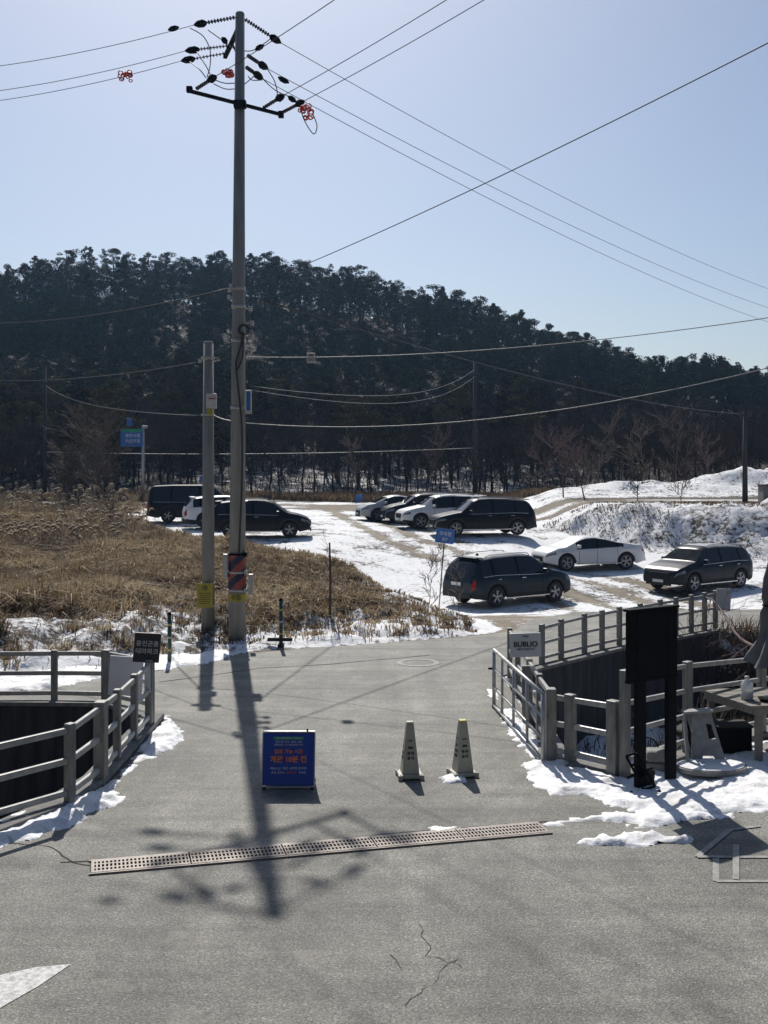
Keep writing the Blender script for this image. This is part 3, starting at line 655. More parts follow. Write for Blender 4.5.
# lower wrap, notices and conduits
zt, zb = P(0,554,YP).z, P(0,590,YP).z
b = MB(); nseg = 32; nz = 26; vs = []; fs = []; 
for j in range(nz+1):
    z_ = zb+(zt-zb)*j/nz; a = ax(z_); r_ = rad(z_)+.012
    for k in range(nseg): u_ = 2*math.pi*k/nseg; vs.append((a.x+math.cos(u_)*r_, a.y+math.sin(u_)*r_, z_))
b.v = vs
for j in range(nz):
    for k in range(nseg):
        b.f.append((j*nseg+k, j*nseg+(k+1)%nseg, (j+1)*nseg+(k+1)%nseg, (j+1)*nseg+k)); u_ = (k+.5)/nseg
        ph = (j/nz*2.0 - ((u_-.75+.5)%1.0-.5)*2.6+.15) % 1.0; b.m.append(0 if ph < .5 else 1); b.sm.append(True)
b.build('striped_wrap', ['redwrap','bluewrap'], t)
for zy in (554, 572, 590):
    z_ = P(0,zy,YP).z; a = ax(z_); b = MB(); b.cyl(a-Vector((0,0,.02)), a+Vector((0,0,.02)), rad(z_)+.022, None, 28); b.box(a+Vector((.19,-.1,0)), (.06,.08,.09)); b.build('wrap_strap', 'dark' if zy == 554 else 'steel', t)
z_ = P(0,597,YP).z; a = ax(z_); b = MB(); b.cyl(a-Vector((0,0,.08)), a+Vector((0,0,.08)), rad(z_)+.006, None, 28, caps=False); 
tg_ = b.build('yellow_band', 'yellow', t)
text('위험', .12, t, 'txt_black', frame(a+Vector((0,-rad(z_)-.012,0)), (1,0,0), (0,0,1)), 'warning_lettering')
for px0, py0, py1 in ((225.5,554,578),(251,574,594)):
    A = P(px0,py1,23.4); C_ = P(px0,py0,23.4); b = MB(); b.box((A+C_)/2, (.10,.09,(C_-A).length), bev=.01); b.beam((A+C_)/2+Vector((0,.05,.1)), ax(A.z+.3)+Vector((0,0,0)), .03, .03); b.build('junction_box', 'steel', t)
# short pole
YS = 23.9; sb = P(208, 640, YS); sb.z = Tz(sb.x, YS)-.05; st_ = P(208.5, 343, YS)
t2 = thing('utility_pole', sb, 'short grey concrete pole with a yellow notice, left of the tall pole', 'utility pole')
b = MB(); b.cyl(sb-Vector((0,0,.3)), st_, .15, .105, 22); b.cyl(st_, st_+Vector((0,0,.03)), .11, .08, 20); b.build('pole', 'pole', t2)
b = MB(); c = P(211.5,401,23.72); b.box(c, (.22,.10,.32), bev=.01); b.box(c+Vector((.02,-.055,.05)), (.14,.006,.03), mi=1); b.build('meter_box', ['white_plastic','redwrap'], t2)
b = MB(); b.box(P(210,412,23.72), (.12,.10,.12), bev=.01); b.build('cable_clamp', 'yellow', t2)
for px, py in ((200,361),(214,360),(218,359)):
    b = MB(); c = P(px,py,23.8); b.lathe([(.0,-.04),(.045,-.04),(.03,0),(.045,.04),(0,.04)], c, 'Z', 10); b.beam(P(208,py-2,23.8), c, .025, .025); b.build('spool_insulator', 'porcelain', t2)
for zy in (358, 415, 583, 606):
    a = P(208,zy,YS); b = MB(); b.cyl(a-Vector((0,0,.02)), a+Vector((0,0,.02)), .15, None, 22); b.build('pole_band', 'steel', t2)
c = P(204.8, 595.5, 23.68); b = MB(); b.box(c, (.335,.012,.53), bev=.003); pl = b.build('notice_sheet', 'yellow', t2)
fr = frame(c+Vector((0,-.009,0)), (1,0,0), (0,0,1))
b = MB(); b.tube([c+Vector((math.cos(u_)*.055, -.010, .16+math.sin(u_)*.055)) for u_ in np.linspace(0, 2*math.pi, 17)], .006, 4); b.beam(c+Vector((-.02,-.01,.18)), c+Vector((.01,-.01,.14)), .01,.02); b.beam(c+Vector((.01,-.01,.14)), c+Vector((.045,-.01,.20)), .01,.02)
for k in range(6): b.box(c+Vector((0,-.008,.05-k*.045)), (.25-.02*(k%3),.004,.012))
b.build('notice_print', 'txt_black', t2)
# communication wires
W('power_line', [P(248,288,23.5), ext(P(248,288,23.5), P(768,37,12.5), 1.15)], .15, .008, 'single long wire rising from mid pole across the whole sky to the upper right', mat='wire')
W('communication_cable', [P(246,357,23.4), ext(P(246,357,23.4), P(768,303,18.5), 1.3)], .35, .008, 'pale cable with a small square tag, running level to the right edge', mat='wire_light', kind='cable')
W('communication_cable', [P(246,423,23.4), ext(P(246,423,23.4), P(768,343,17.5), 1.25)], .62, .008, 'pale sagging cable crossing the hill and rising to the right edge', mat='wire_light', kind='cable')
W('communication_cable', [P(250,296,23.6), P(745,414,62)], .5, .016, 'thin dark cable sloping from mid pole down to the far right pole', kind='cable')
W('communication_cable', [P(250,386,23.6), P(475,369,85)], .9, .008, 'upper of two dim cables from the tall pole to the far middle pole', mat='wire_light', kind='cable')
W('communication_cable', [P(250,390,23.6), P(475,376,85)], 1.0, .008, 'lower of two dim cables from the tall pole to the far middle pole', mat='wire_light', kind='cable')
W('communication_cable', [P(45,452,86), P(475,448,86)], .3, .028, 'low dim cable strung along the road at the hill foot', mat='wire_light', kind='cable')
W('communication_cable', [P(230,288,23.4), ext(P(230,288,23.4), P(0,312,30), 1.5)], .35, .014, 'dim cable leaving the tall pole leftwards before the hill', kind='cable')
W('communication_cable', [P(201,362,23.8), ext(P(201,362,23.8), P(0,372,34), 1.5)], .3, .012, 'upper dim cable leaving the short pole to the left', kind='cable')
W('communication_cable', [P(204,416,23.8), P(45,385,88)], .5, .014, 'lower dim cable from the short pole to the thin far left pole', kind='cable')
W('communication_cable', [P(213,360,23.8), P(238,345,23.5)], .05, .012, 'short slack cable joining the top of the short pole to the tall pole', kind='cable')
W('communication_cable', [P(213,415,23.8), P(238,421,23.5)], .04, .012, 'short lower cable joining the two concrete poles', mat='wire_light', kind='cable')
c = P(311, 358, 22.6); b = MB(); b.box(c, (.17,.03,.21), bev=.004); 
for dx in (-.035,.035): b.tube([c+Vector((dx+math.cos(u_)*.022, -.018, -.03+math.sin(u_)*.03)) for u_ in np.linspace(0, 2*math.pi, 9)], .006, 4, mi=1)
b.box(c+Vector((0,-.018,.055)), (.10,.006,.03), mi=1)
o = b.build('cable_tag', ['white_plastic','txt_black'], origin=c); tag(o, 'small square white tag clipped on the level cable right of the pole', 'tag')
# far poles
def farpole(px, top, basey, Y, label, w=.14, arms=()):
    bz = P(px, basey, Y); z0 = Tz(bz.x, Y)-.2; q = thing('utility_pole', (bz.x, Y, z0), label, 'utility pole'); b = MB()
    b.cyl((bz.x, Y, z0), P(px, top, Y), w*1.3, w*.8, 10); b.build('pole', 'conc_wall', q)
    for ay, aw in arms:
        b = MB(); c_ = P(px, ay, Y); b.beam(c_-Vector((aw,.1,0)), c_+Vector((aw,-.1,0)), .10, .10); 
        for d in (-aw,-aw*.5,aw*.5,aw): b.cyl(c_+Vector((d,-.1,.05)), c_+Vector((d,-.1,.28)), .05, .03, 6)
        b.build('crossarm', 'conc_wall', q)
farpole(45, 366, 505, 86, 'thin far utility pole with two short crossarms at the far left before the hill', .12, ((384,.9),(427,.5)))
farpole(475, 361, 492, 85, 'thin far utility pole behind the row of cars in the middle', .15, ((376,.3),))
farpole(745, 412, 506, 60, 'dark utility pole beside the far road at the right edge', .12, ((416,.3),))
# ================================================================== FENCES
def fence(name, label, posts, rails, pw=.11, mat='fence', rw=.05, rh=.07, cap=True, group=None, wide=None):
    """posts: (x,y,ztop[,zbase]); rails: heights as fraction"""
    r = thing(name, (posts[0][0], posts[0][1], 0), label, 'fence', group)
    for i, p in enumerate(posts):
        z0 = (p[3] if len(p) > 3 else 0); b = MB(); w_ = (wide or {}).get(i, pw)
        a = Vector((p[0], p[1], z0)); d = Vector(posts[min(i+1, len(posts)-1)][:2])-Vector(posts[max(i-1,0)][:2]); an = math.atan2(d.y, d.x)
        b.box((p[0], p[1], (z0+p[2])/2), (w_, w_*.8, p[2]-z0), Matrix.Rotation(an, 3, 'Z'), bev=.012)
        b.build('post', mat, r)
    for fr_ in rails:
        for i in range(len(posts)-1):
            A, B = posts[i], posts[i+1]; za = (A[3] if len(A) > 3 else 0); zb_ = (B[3] if len(B) > 3 else 0)
            d = Vector((B[0]-A[0], B[1]-A[1], 0)).normalized(); nrm = Vector((d.y, -d.x, 0))*.0
            b = MB(); a_ = Vector((A[0], A[1], za+(A[2]-za)*fr_))+nrm; c_ = Vector((B[0], B[1], zb_+(B[2]-zb_)*fr_))+nrm
            b.beam(a_, c_, rw, rh, bev=.01); b.build('rail', 'rail', r)
    return r
gl = lambda px, py, z=0: tuple(G(px, py, z))[:2]
L1 = (-3.36,13.02); 
fence('fence', 'grey three rail fence curving along the left edge of the road', [(-8.6,9.0,.95),(-5.6,9.9,.95),(-4.55,10.72,.95),(-3.47,12.15,.95),(-3.36,13.05,1.0),(-3.36,13.85,.98),(-3.37,14.85,.98),(-3.36,15.75,1.02)], (.92,.57,.20), wide={4:.17,7:.13,2:.001})
fence('fence', 'grey three rail fence on the far side of the left stream cut', [(-3.52,16.75,.86),(-4.42,17.52,.86),(-5.28,17.62,.84),(-8.3,17.5,.84),(-11.5,17.3,.84)], (.93,.56,.18), pw=.10, wide={0:.001,1:.14})
b = MB()
# right: straight bridge-side rail behind the gate, then the curved one
fence('fence', 'grey rail fence along the right side of the bridge behind the open gate', [(2.13,14.05,.95),(2.16,15.3,.9),(2.18,16.5,.9),(2.2,18.1,.9),(2.24,19.6,.9)], (.92,.57,.2), wide={0:.16})
fence('fence', 'long curved grey fence on top of the retaining wall right of the bridge', [(2.98,20.75,.80,.04),(3.43,21.3,.82,.04),(4.0,21.95,.84,.04),(4.45,22.45,.84,.04),(4.9,22.9,.85,.04),(5.45,23.4,.86,.04),(6.0,23.9,.88,.04),(6.45,24.3,.88,.04),(6.9,24.7,.89,.04),(7.3,25.05,.9,.04),(7.62,25.3,.92,.04)], (.90,.53,.16), pw=.105, rw=.045, rh=.055)
fence('fence', 'short grey rail fence piece between the thick gate post and the tall post', [(2.13,14.05,.92),(2.36,13.93,.90),(2.80,13.42,.93)], (.92,.55,.18), pw=.12, wide={0:.001,1:.13,2:.15})
fence('fence', 'tall grey four rail fence behind the black board and the table', [(2.92,13.33,1.32),(3.96,14.35,1.24),(5.3,15.45,1.14),(8.8,17.7,1.1)], (.95,.69,.43,.17), pw=.12, rw=.05, rh=.06)
# gate
gA, gB = G(494,708,0), G(543,766,0)
gt = thing('gate', gB, 'pale tubular metal gate swung open along the right edge of the road', 'gate')
hA, hB = .92, .90
b = MB()
for f_, fr_ in ((0,1),(1,1)):
    pass
def gp(f_, h): q = gB.lerp(gA, f_); return Vector((q.x, q.y, .05+h*.86))
for f_ in (0, 1): b.cyl(gp(f_, -.03), gp(f_, 1.0), .028, None, 8)
b.tube([gp(0,1.0), gp(1,1.0)], .028, 8); b.tube([gp(0,0), gp(1,0)], .028, 8); b.build('gate_frame', 'steel', gt)
for h in (.33,.66): b = MB(); b.tube([gp(0,h), gp(1,h)], .02, 8); b.build('gate_rail', 'steel', gt)
for f_ in (.28,.55,.8): b = MB(); b.cyl(gp(f_, 0), gp(f_, 1), .02, None, 8); b.build('gate_bar', 'steel', gt)
b = MB(); b.cyl(gp(1,-.06)+Vector((-.03,0,0)), gp(1,-.06)+Vector((.03,0,0)), .06, None, 12); b.build('gate_wheel', 'rubber', gt)
b = MB(); q = gp(1,.66); b.beam(q+Vector((-.09,0,0)), q+Vector((.02,0,0)), .03, .03); b.build('gate_latch', 'dark', gt)
# ================================================================== SIGNS
# white board sign on a post, right side of the bridge
Y = 16.2; c = P(525.5, 645, Y); pb = (c.x+.02, Y+.03, 0)
s = thing('sign', pb, 'small pale sign board with dark name lettering at the bridge rail', 'sign')
b = MB(); b.box((pb[0], pb[1], .42), (.14,.06,.84), bev=.006); b.build('sign_post', 'fence', s)
R = Matrix.Rotation(math.radians(-2), 3, 'Y'); b = MB(); b.box(c, (.46,.03,.35), R, bev=.004); b.build('sign_board', 'white_paint', s)
u_ = R @ Vector((0,0,1)); x_ = R @ Vector((1,0,0)); fo = lambda dy: frame(c+u_*dy+Vector((0,-.019,0)), x_, u_)
text('BUBLIO', .105, s, 'txt_black', fo(.01), bold=.003); text('수목원', .035, s, 'txt_black', fo(.125)); text('RESTAURANT', .042, s, 'txt_black', fo(-.06)); 
# dark brown sign left
Y = 15.75; c = P(147, 647.5, Y); s = thing('sign', (-3.28, 15.95, 0), 'small dark brown sign with two lines of white lettering on the left fence end', 'sign')
R = Matrix.Rotation(math.radians(14), 3, 'Z') @ Matrix.Rotation(math.radians(5), 3, 'Y'); b = MB(); b.box(c, (.37,.05,.42), R, bev=.006); b.build('sign_board', 'brownsign', s)
b = MB(); b.box((c.x+.06, Y+.06, c.z/2), (.07,.05,c.z), bev=.006); b.build('sign_post', 'fence', s)
x_ = R @ Vector((1,0,0)); u_ = R @ Vector((0,0,1)); nn = R @ Vector((0,-1,0))
text('용인곤충', .088, s, 'txt_white', frame(c+nn*.029+u_*.055, x_, u_)); text('테마파크', .088, s, 'txt_white', frame(c+nn*.029-u_*.055, x_, u_))
M['pale_board'] = mk('pale_board', (.80,.80,.83), (.72,.72,.76), .5, scale=3)
# pale boards leaning behind the left fence
b = MB(); A = P(126, 676, 16.3); b.box(A, (.50,.02,.58), Matrix.Rotation(.06, 3, 'Y'), bev=.004); o = b.build('notice_board', M['pale_board'], origin=A); tag(o, 'blank pale board tied behind the left fence below the brown sign', 'board')
b = MB(); A = P(147.5, 678, 15.66); b.box(A, (.085,.02,.42), bev=.004); o = b.build('notice_board', 'white_paint', origin=A); tag(o, 'narrow white board fixed upright on the left fence end', 'board')
# small white sign at the end of the curved fence
A = P(723.5, 599.5, 25.2); b = MB(); b.box(A, (.33,.03,.50), Matrix.Rotation(.05, 3, 'Y'), bev=.004); o = b.build('notice_board', 'white_paint', origin=A); tag(o, 'small blank white plate fixed at the far end of the curved fence', 'board')
# blue A-frame board
c0 = G(288, 790, 0); s = thing('a_frame_sign', c0, 'blue folding board with orange and white notice text standing on the road', 'sign board')
w_, h_, lean = .60, .62, .17
def panel(sg, mat, name):
    b = MB(); bo = c0+Vector((0,0,0)) if sg < 0 else c0+Vector((-.01,.36,0)); tp = c0+Vector((0,.17,h_))
    up = (tp+Vector((0,sg*.012,0))-bo); L = up.length; u2 = up.normalized(); n2 = Vector((1,0,0)).cross(u2); Rm = Matrix((Vector((1,0,0)), n2, u2)).transposed()
    b.box((bo+tp)/2+Vector((0,sg*.012,.03)), (w_, .022, L-.05), Rm, bev=.004); o = b.build(name, mat, s); return bo, tp, u2, n2, Rm
bo, tp, u2, n2, Rm = panel(-1, 'bluesign', 'front_panel'); panel(1, 'bluesign', 'back_panel')
b = MB(); q = (bo+tp)/2+Vector((0,-.012,.03))
for sx_ in (-1, 1): b.box(q+Vector((sx_*(w_/2+.006),0,0)), (.014,.034,h_+.0), Rm, bev=.003)
b.box(tp+Vector((0,0,.02)), (w_+.02,.05,.022), bev=.004); b.box(bo+Vector((0,0,.035)), (w_+.02,.035,.02), bev=.004); b.build('aluminium_edge', 'steel', s)
for sx_ in (-1, 1):
    for yy in (0, .36): b = MB(); b.box(c0+Vector((sx_*.28, yy, .02)), (.04,.04,.04), bev=.005); b.build('foot', 'rubber', s)
b = MB(); b.beam(c0+Vector((-.29,.05,.22)), c0+Vector((-.29,.30,.22)), .012, .012); b.build('stay', 'steel', s)
b = MB(); b.beam(tp+Vector((.215,0,.03)), tp+Vector((.215,0,.055)), .02, .02); b.build('catch', 'dark', s)
fn = lambda d, dx=0: frame(q+u2*d+Vector((dx,0,0))-n2*(-.0)+(-n2 if n2.y > 0 else n2)*.0135, (1,0,0), u2)
b = MB(); b.box(q+u2*.240+(-n2 if n2.y > 0 else n2)*.0135, (.36,.003,.034), Rm); b.build('green_header', 'green_strip', s)
text('용인곤충테마파크 이용안내', .026, s, 'txt_white', fn(.240)); text('관람시간 안내  10:00~18:00', .028, s, 'txt_white', fn(.198)); text('매표마감 17시 입장마감 안내', .028, s, 'txt_white', fn(.163))
text('입장 가능 시간', .056, s, 'txt_orange', fn(.085), bold=.0015); text('개관 10분 전', .082, s, 'txt_orange', fn(-.005), bold=.003)
text('매표소는 개관 시간에 맞추어', .036, s, 'txt_white', fn(-.105)); text('운영, 문의는', .031, s, 'txt_white', fn(-.152, -.12)); text('매표소로', .031, s, 'txt_orange', fn(-.152, .035)); text('하세요', .031, s, 'txt_white', fn(-.152, .165))
b = MB(); nn = (-n2 if n2.y > 0 else n2)
for a_, c_ in (((-.215,.13),(.215,.13)), ((-.215,-.055),(.215,-.055)), ((-.215,-.055),(-.215,.13)), ((.215,-.055),(.215,.13))):
    b.beam(q+Vector((a_[0],0,0))+u2*a_[1]+nn*.0125, q+Vector((c_[0],0,0))+u2*c_[1]+nn*.0125, .003, .003)
b.build('printed_border', 'skyblue', s)
# ---------------- plastic cones (square pyramids)
def cone(px, py, label, yellow, rz):
    g = G(px, py, 0); g.y += .15; s = thing('floor_cone', g, label, 'cone', 'square warning cones on the bridge', rz, worldparts=False); s.scale = (.9, .9, .94)
    b = MB()
    b.box((0,0,.045), (.33,.33,.05), bev=.012)
    for sx_ in (-1,1):
        for sy_ in (-1,1): b.box((sx_*.145, sy_*.145, .035), (.06,.06,.07), bev=.01)
    b.build('base', 'cone', s)
    b = MB(); b.box((0,0,.385), (.235,.235,.63), taper=.42, bev=.008); b.build('body', 'cone', s)
    b = MB(); b.box((0,0,.712), (.094,.094,.03), bev=.006); b.build('tip', 'cone_yellow' if yellow else 'cone', s)
    sl = math.atan2(.235/2*(1-.42), .63); fh = lambda z: .235/2*(1-.58*(z-.07)/.63)
    for k, (rzz) in enumerate((0, -math.pi/2)):
        Rz = Matrix.Rotation(rzz, 4, 'Z')
        def fr2(x, z): 
            M_ = frame(Vector((x, -fh(z)-.004, z)), (1,0,0), Vector((0, math.sin(sl), math.cos(sl)))); return Rz @ M_
        for st2, x, z, sz in (('주',-.026,.33,.044),('차',.026,.33,.044),('금',-.026,.27,.044),('지',.026,.27,.044)):
            text(st2, sz, s, 'txt_black', fr2(x, z), bold=.002)
        b = MB(); M_ = fr2(0,.405); b.add([M_ @ Vector(v) for v in ((-.038,-.014,.001),(.038,-.014,.001),(.03,.012,.001),(-.024,.018,.001))], [(0,1,2,3)]); b.build('car_symbol', 'txt_black', s)
        b = MB(); M_ = fr2(0,.49); b.add([M_ @ Vector(v) for v in ((-.035,-.004,.001),(.035,-.004,.001),(.035,.004,.001),(0,.012,.001),(-.035,.004,.001))], [(0,1,2,3,4)]); b.build('maker_mark', 'txt_black', s)
    return s
cone(410, 781, 'grey plastic warning cone on the road, the one nearer the blue board', False, .12)
cone(463.5, 779, 'plastic warning cone with a yellow tip and snow at its foot', True, .28)
# ---------------- drainage grate
A, B = G(92, 875, 0), G(549, 834, 0); A2 = G(94, 863, 0)
ax_ = (B-A).normalized(); nv = Vector((-ax_.y, ax_.x, 0)); Lg = (B-A).length; wd = .32
g = thing('drain_grate', A, 'long slotted metal drain grate across the road', 'drain grate')
b = MB(); pt = lambda u_, v, z: A+ax_*u_+nv*v+Vector((0,0,z))
b.add([pt(-.02,-.02,.009), pt(Lg+.02,-.02,.009), pt(Lg+.02,wd+.02,.009), pt(-.02,wd+.02,.009)], [(0,1,2,3)]); b.build('dark_backing', 'rubber', g)  # flat dark sheet standing in for the shaded trough under the bars
b = MB()
for v in (-.015, wd+.015): b.beam(pt(-.03,v,.012), pt(Lg+.03,v,.012), .022, .018)
b.build('grate_frame', 'grate', g)
npan = 5; pl_ = Lg/npan
for p_ in range(npan):
    b = MB(); u0 = p_*pl_+.006; u1 = (p_+1)*pl_-.006
    for v, ww in ((.024,.040), (.11,.028), (.21,.028), (wd-.024,.040)): b.beam(pt(u0,v,.017), pt(u1,v,.017), ww, .014)
    n_ = 24
    for k in range(n_+1):
        u_ = u0+(u1-u0)*k/n_; ww = .016 if 0 < k < n_ else .028
        b.beam(pt(u_,.0,.0172), pt(u_+.0,wd,.0172), ww, .0135)
    b.build('grate_panel', 'grate', g)
# ---------------- marker posts
def markpost(px, py, Y, h, label, foot):
    x = (px-CX)*Y/F; z = Tz(x, Y); s = thing('marker_post', (x, Y, z), label, 'marker post', 'green marker posts at the field edge')
    b = MB(); b.cyl((x,Y,z-.05), (x,Y,z+h), .04, .04, 12)
    b.build('post', M['mp_green'], s)
    for k in range(3):
        b = MB(); b.cyl((x,Y,z+h*(.25+.26*k)), (x,Y,z+h*(.25+.26*k)+.04), .043, .043, 12); b.build('reflective_band', 'cone_yellow' if k != 1 else 'white_plastic', s)
    b = MB(); b.cyl((x,Y,z+h), (x,Y,z+h+.05), .045, .02, 12); b.build('cap', 'dark', s)
    if foot: b = MB(); b.box((x-.02,Y-.03,z+.14), (.52,.07,.07), bev=.01); b.box((x,Y,z+.02), (.12,.3,.06), bev=.01); b.build('cross_foot', 'rubber', s)
M['mp_green'] = mk('marker_green', (.05,.09,.07), (.035,.06,.05), .5, scale=14)
markpost(169.5, 668, 21.1, .93, 'thin green marker post on the snowy bank behind the brown sign', False)
markpost(281, 652, 22.9, .95, 'thin green marker post with a crosspiece foot, right of the tall pole', True)
# ---------------- blue parking sign by the teal car
x, Y = G(438, 583, 0)[0], 35.0; x = (438-CX)*Y/F; z = Tz(x, Y)
s = thing('parking_sign', (x, Y, z), 'blue sign on a leaning thin pole beside the dark teal car', 'sign'); tp = P(445, 530, Y)
b = MB(); b.cyl((x,Y,z-.2), tp, .022, None, 8); b.build('sign_pole', 'fence', s)
c = P(445, 536, Y-.03); Rm = Matrix.Rotation(math.radians(8), 3, 'Y') @ Matrix.Rotation(.2, 3, 'Z'); b = MB(); b.box(c, (.60,.025,.46), Rm, bev=.004); b.build('sign_board', 'skyblue', s)
x_ = Rm @ Vector((1,0,0)); u_ = Rm @ Vector((0,0,1)); nn = Rm @ Vector((0,-1,0)); text('주차장', .15, s, 'txt_white', frame(c+nn*.016+u_*.06, x_, u_)); text('입구', .11, s, 'txt_white', frame(c+nn*.016-u_*.11, x_, u_))
# far road sign and small blue signs
def roadsign(px, basey, Y, boardpx, arm=True):
    x = (px-CX)*Y/F; z = Tz(x, Y); s = thing('road_sign', (x, Y, z), 'blue direction sign with a green strip on a tall grey pole at the hill foot', 'road sign')
    b = MB(); b.cyl((x,Y,z-.2), P(px, 425, Y), .13, .09, 10); b.build('sign_pole', 'steel', s)
    b = MB(); b.beam(P(px,431,Y), P(121,431,Y), .08, .08); b.beam(P(px,440,Y), P(121,440,Y), .06, .06); b.build('sign_arm', 'steel', s)
    c = P(131.5, 438, Y-.15); b = MB(); b.box(c, (1.62,.05,1.30), bev=.01); b.build('sign_board', 'skyblue', s)
    b = MB(); b.box(c+Vector((.05,-.03,.56)), (1.45,.02,.24)); b.build('green_strip', 'green_strip', s)
    for k, tx_ in enumerate(('용인시청', '처인구청', '에버랜드')[:2]): text(tx_, .30, s, 'txt_white', frame(c+Vector((.1,-.03,.16-.4*k)), (1,0,0), (0,0,1)))
    c2 = P(129.5, 422, Y-.15); b = MB(); b.box(c2, (.42,.04,.55), bev=.01); b.build('small_panel', 'skyblue', s)
    b = MB(); b.box(P(px+2,427,Y), (.35,.3,.2), bev=.02); b.build('camera_box', 'steel', s)
roadsign(143, 500, 82, None)
for px, py, Y, lab in ((359, 498, 80, 'tiny blue sign on a short post beyond the middle of the lot'), (202.5, 479, 80, 'tiny blue sign behind the white crossover at the left')):
    x = (px-CX)*Y/F; z = Tz(x, Y); s = thing('small_sign', (x, Y, z), lab, 'sign'); b = MB(); b.cyl((x,Y,z-.1), P(px,py,Y), .03, None, 6); b.build('sign_pole', 'steel', s)
    b = MB(); b.box(P(px,py,Y-.05), (.44,.03,.5), bev=.01); b.build('sign_board', 'skyblue', s)
# container at right edge
x, Y = (772-CX)*62/F, 62; s = thing('utility_cabinet', (x, Y, Tz(x,Y)), 'grey box cabinet beside the far road at the right edge', 'cabinet')
b = MB(); b.box((x, Y, Tz(x,Y)+.45), (1.3,.9,.9), bev=.02); b.build('cabinet_body', 'stone', s); b = MB(); b.box((x,Y,Tz(x,Y)+.93), (1.42,1.0,.06), bev=.01); b.build('lid', 'conc_wall', s)
b = MB(); b.box((x-.1,Y-.46,Tz(x,Y)+.45), (.5,.02,.7), bev=.005); b.build('door', 'fence', s)
# ================================================================== RIGHT-HAND TERRACE
# black information board seen from behind
s = thing('information_board', (3.0, 12.95, 0), 'tall black board on two posts seen from behind, by the four rail fence', 'information board')
bl, br = G(640, 790, 0), Vector((671-CX, 0, 0)); br = Vector(((670.5-CX)*13.15/F, 13.15, 0)); d = (br-bl); d.z = 0; dn = d.normalized(); nb = Vector((dn.y, -dn.x, 0))
for q in (bl, br):
    b = MB(); Rz = Matrix.Rotation(math.atan2(dn.y, dn.x), 3, 'Z'); b.box(q+Vector((0,0,1.03)), (.15,.06,2.06), Rz, bev=.006); b.build('post', 'dark', s)
mid = (bl+br)/2; b = MB(); b.box(mid-dn*.06+Vector((0,0,1.69)), (d.length+.31,.05,.80), Rz, bev=.006); b.build('board_panel', 'dark', s)
b = MB(); b.box(mid-dn*.06+Vector((0,0,2.11)), (d.length+.33,.10,.03), Rz, bev=.004); b.build('board_frame', 'dark', s); b = MB(); b.box(mid-dn*.06+Vector((0,0,1.28)), (d.length+.32,.07,.03), Rz, bev=.004); b.build('board_frame', 'dark', s)
# stacked grey weights
c = G(660, 776, 0)+Vector((0,.12,0)); s = thing('weight_block', c, 'two stacked grey concrete weight blocks beside the board post', 'weight')
for k in range(2): b = MB(); b.box(c+Vector((.02*k-.01,.02*k,.075+.145*k)), (.32-.03*k,.26,.14), Matrix.Rotation(.12*k-.25, 3, 'Z'), bev=.035); b.build('block', 'stone', s)
# folded black metal stand at the board foot
c = G(643, 788, 0); s = thing('folded_stand', c, 'folded black metal stand lying at the foot of the board', 'stand')
pc = lambda px, py, Y: P(px, py, Y)
b = MB()
for a_, c_ in (((626,756),(644,790)),((636,753),(655,786)),((626,756),(636,753)),((644,790),(655,786)),((631,766),(641,762)),((638,778),(649,774)),((627,778),(652,768))):
    b.tube([P(*a_, 12.75), P(*c_, 12.75 if a_[1] != 778 else 12.85)], .016, 6)
b.build('tube_frame', 'dark', s)
b = MB(); b.tube([P(630,792,12.68), P(640,796,12.66), P(655,794,12.68), P(660,790,12.7)], .02, 6); b.build('foot_bar', 'rubber', s)
b = MB(); b.prism([(-.10,-.02),(.10,-.05),(.12,.17),(-.06,.2)], 0, .012, frame=lambda x, y, z: c+Vector((x+.02, -.02+z, y+.04))); b.build('torn_cover', 'rubber', s)
b = MB(); b.tube(smooth_path([P(645,737,13.9), P(654,740,13.9), P(660,752,13.8), P(663,765,13.75)]), .012, 5); o = b.build('black_hose', 'rubber', origin=P(645,737,13.9)); tag(o, 'thin black hose curling down behind the board posts', 'hose')
# white plastic step stool tipped on its side
c = G(708, 768, 0); s = thing('plastic_stool', c, 'white plastic step stool with a cut-out standing under the table', 'stool')
Yc = 13.7; k_ = Yc/F
def stp(px, py, dy=0): q = P(px, py, Yc); q.y += (768-py)*k_*.35+dy; return q
out_ = [(697,716),(716,715),(727,764),(719,765),(715,757),(704,757),(702,766),(692,768)]; hole = [(710,727),(716,728),(719,741),(712,742)]
o3 = [Vector((p[0], p[1], 0)) for p in out_]; h3 = [Vector((p[0], p[1], 0)) for p in hole]; tri = tessellate_polygon([o3, h3]); allp = out_+hole
b = MB(); n_ = len(allp); vs = [stp(*p) for p in allp]+[stp(*p, .035) for p in allp]
fs = [tuple(t_) for t_ in tri]+[tuple(i+n_ for i in reversed(t_)) for t_ in tri]
for lo, hi in ((0, len(out_)), (len(out_), n_)):
    m_ = hi-lo
    for i in range(m_): a_, c_ = lo+i, lo+(i+1)%m_; fs.append((a_, c_, c_+n_, a_+n_))
b.add(vs, fs); b.build('leg_panel', 'stool_plastic', s)
b = MB(); b.beam(stp(689,719,.0), stp(686,768,-.1), .035, .10, bev=.006); b.build('rear_leg', 'stool_plastic', s)
b = MB(); b.beam(stp(688,716), stp(717,714), .16, .03, bev=.008); b.build('step_top', 'stool_plastic', s)
b = MB(); b.beam(stp(689,722,.1), stp(697,762,.05), .02, .02); b.beam(stp(692,722,.1), stp(699,762,.05), .02, .02); b.build('hinge_bar', 'dark', s)
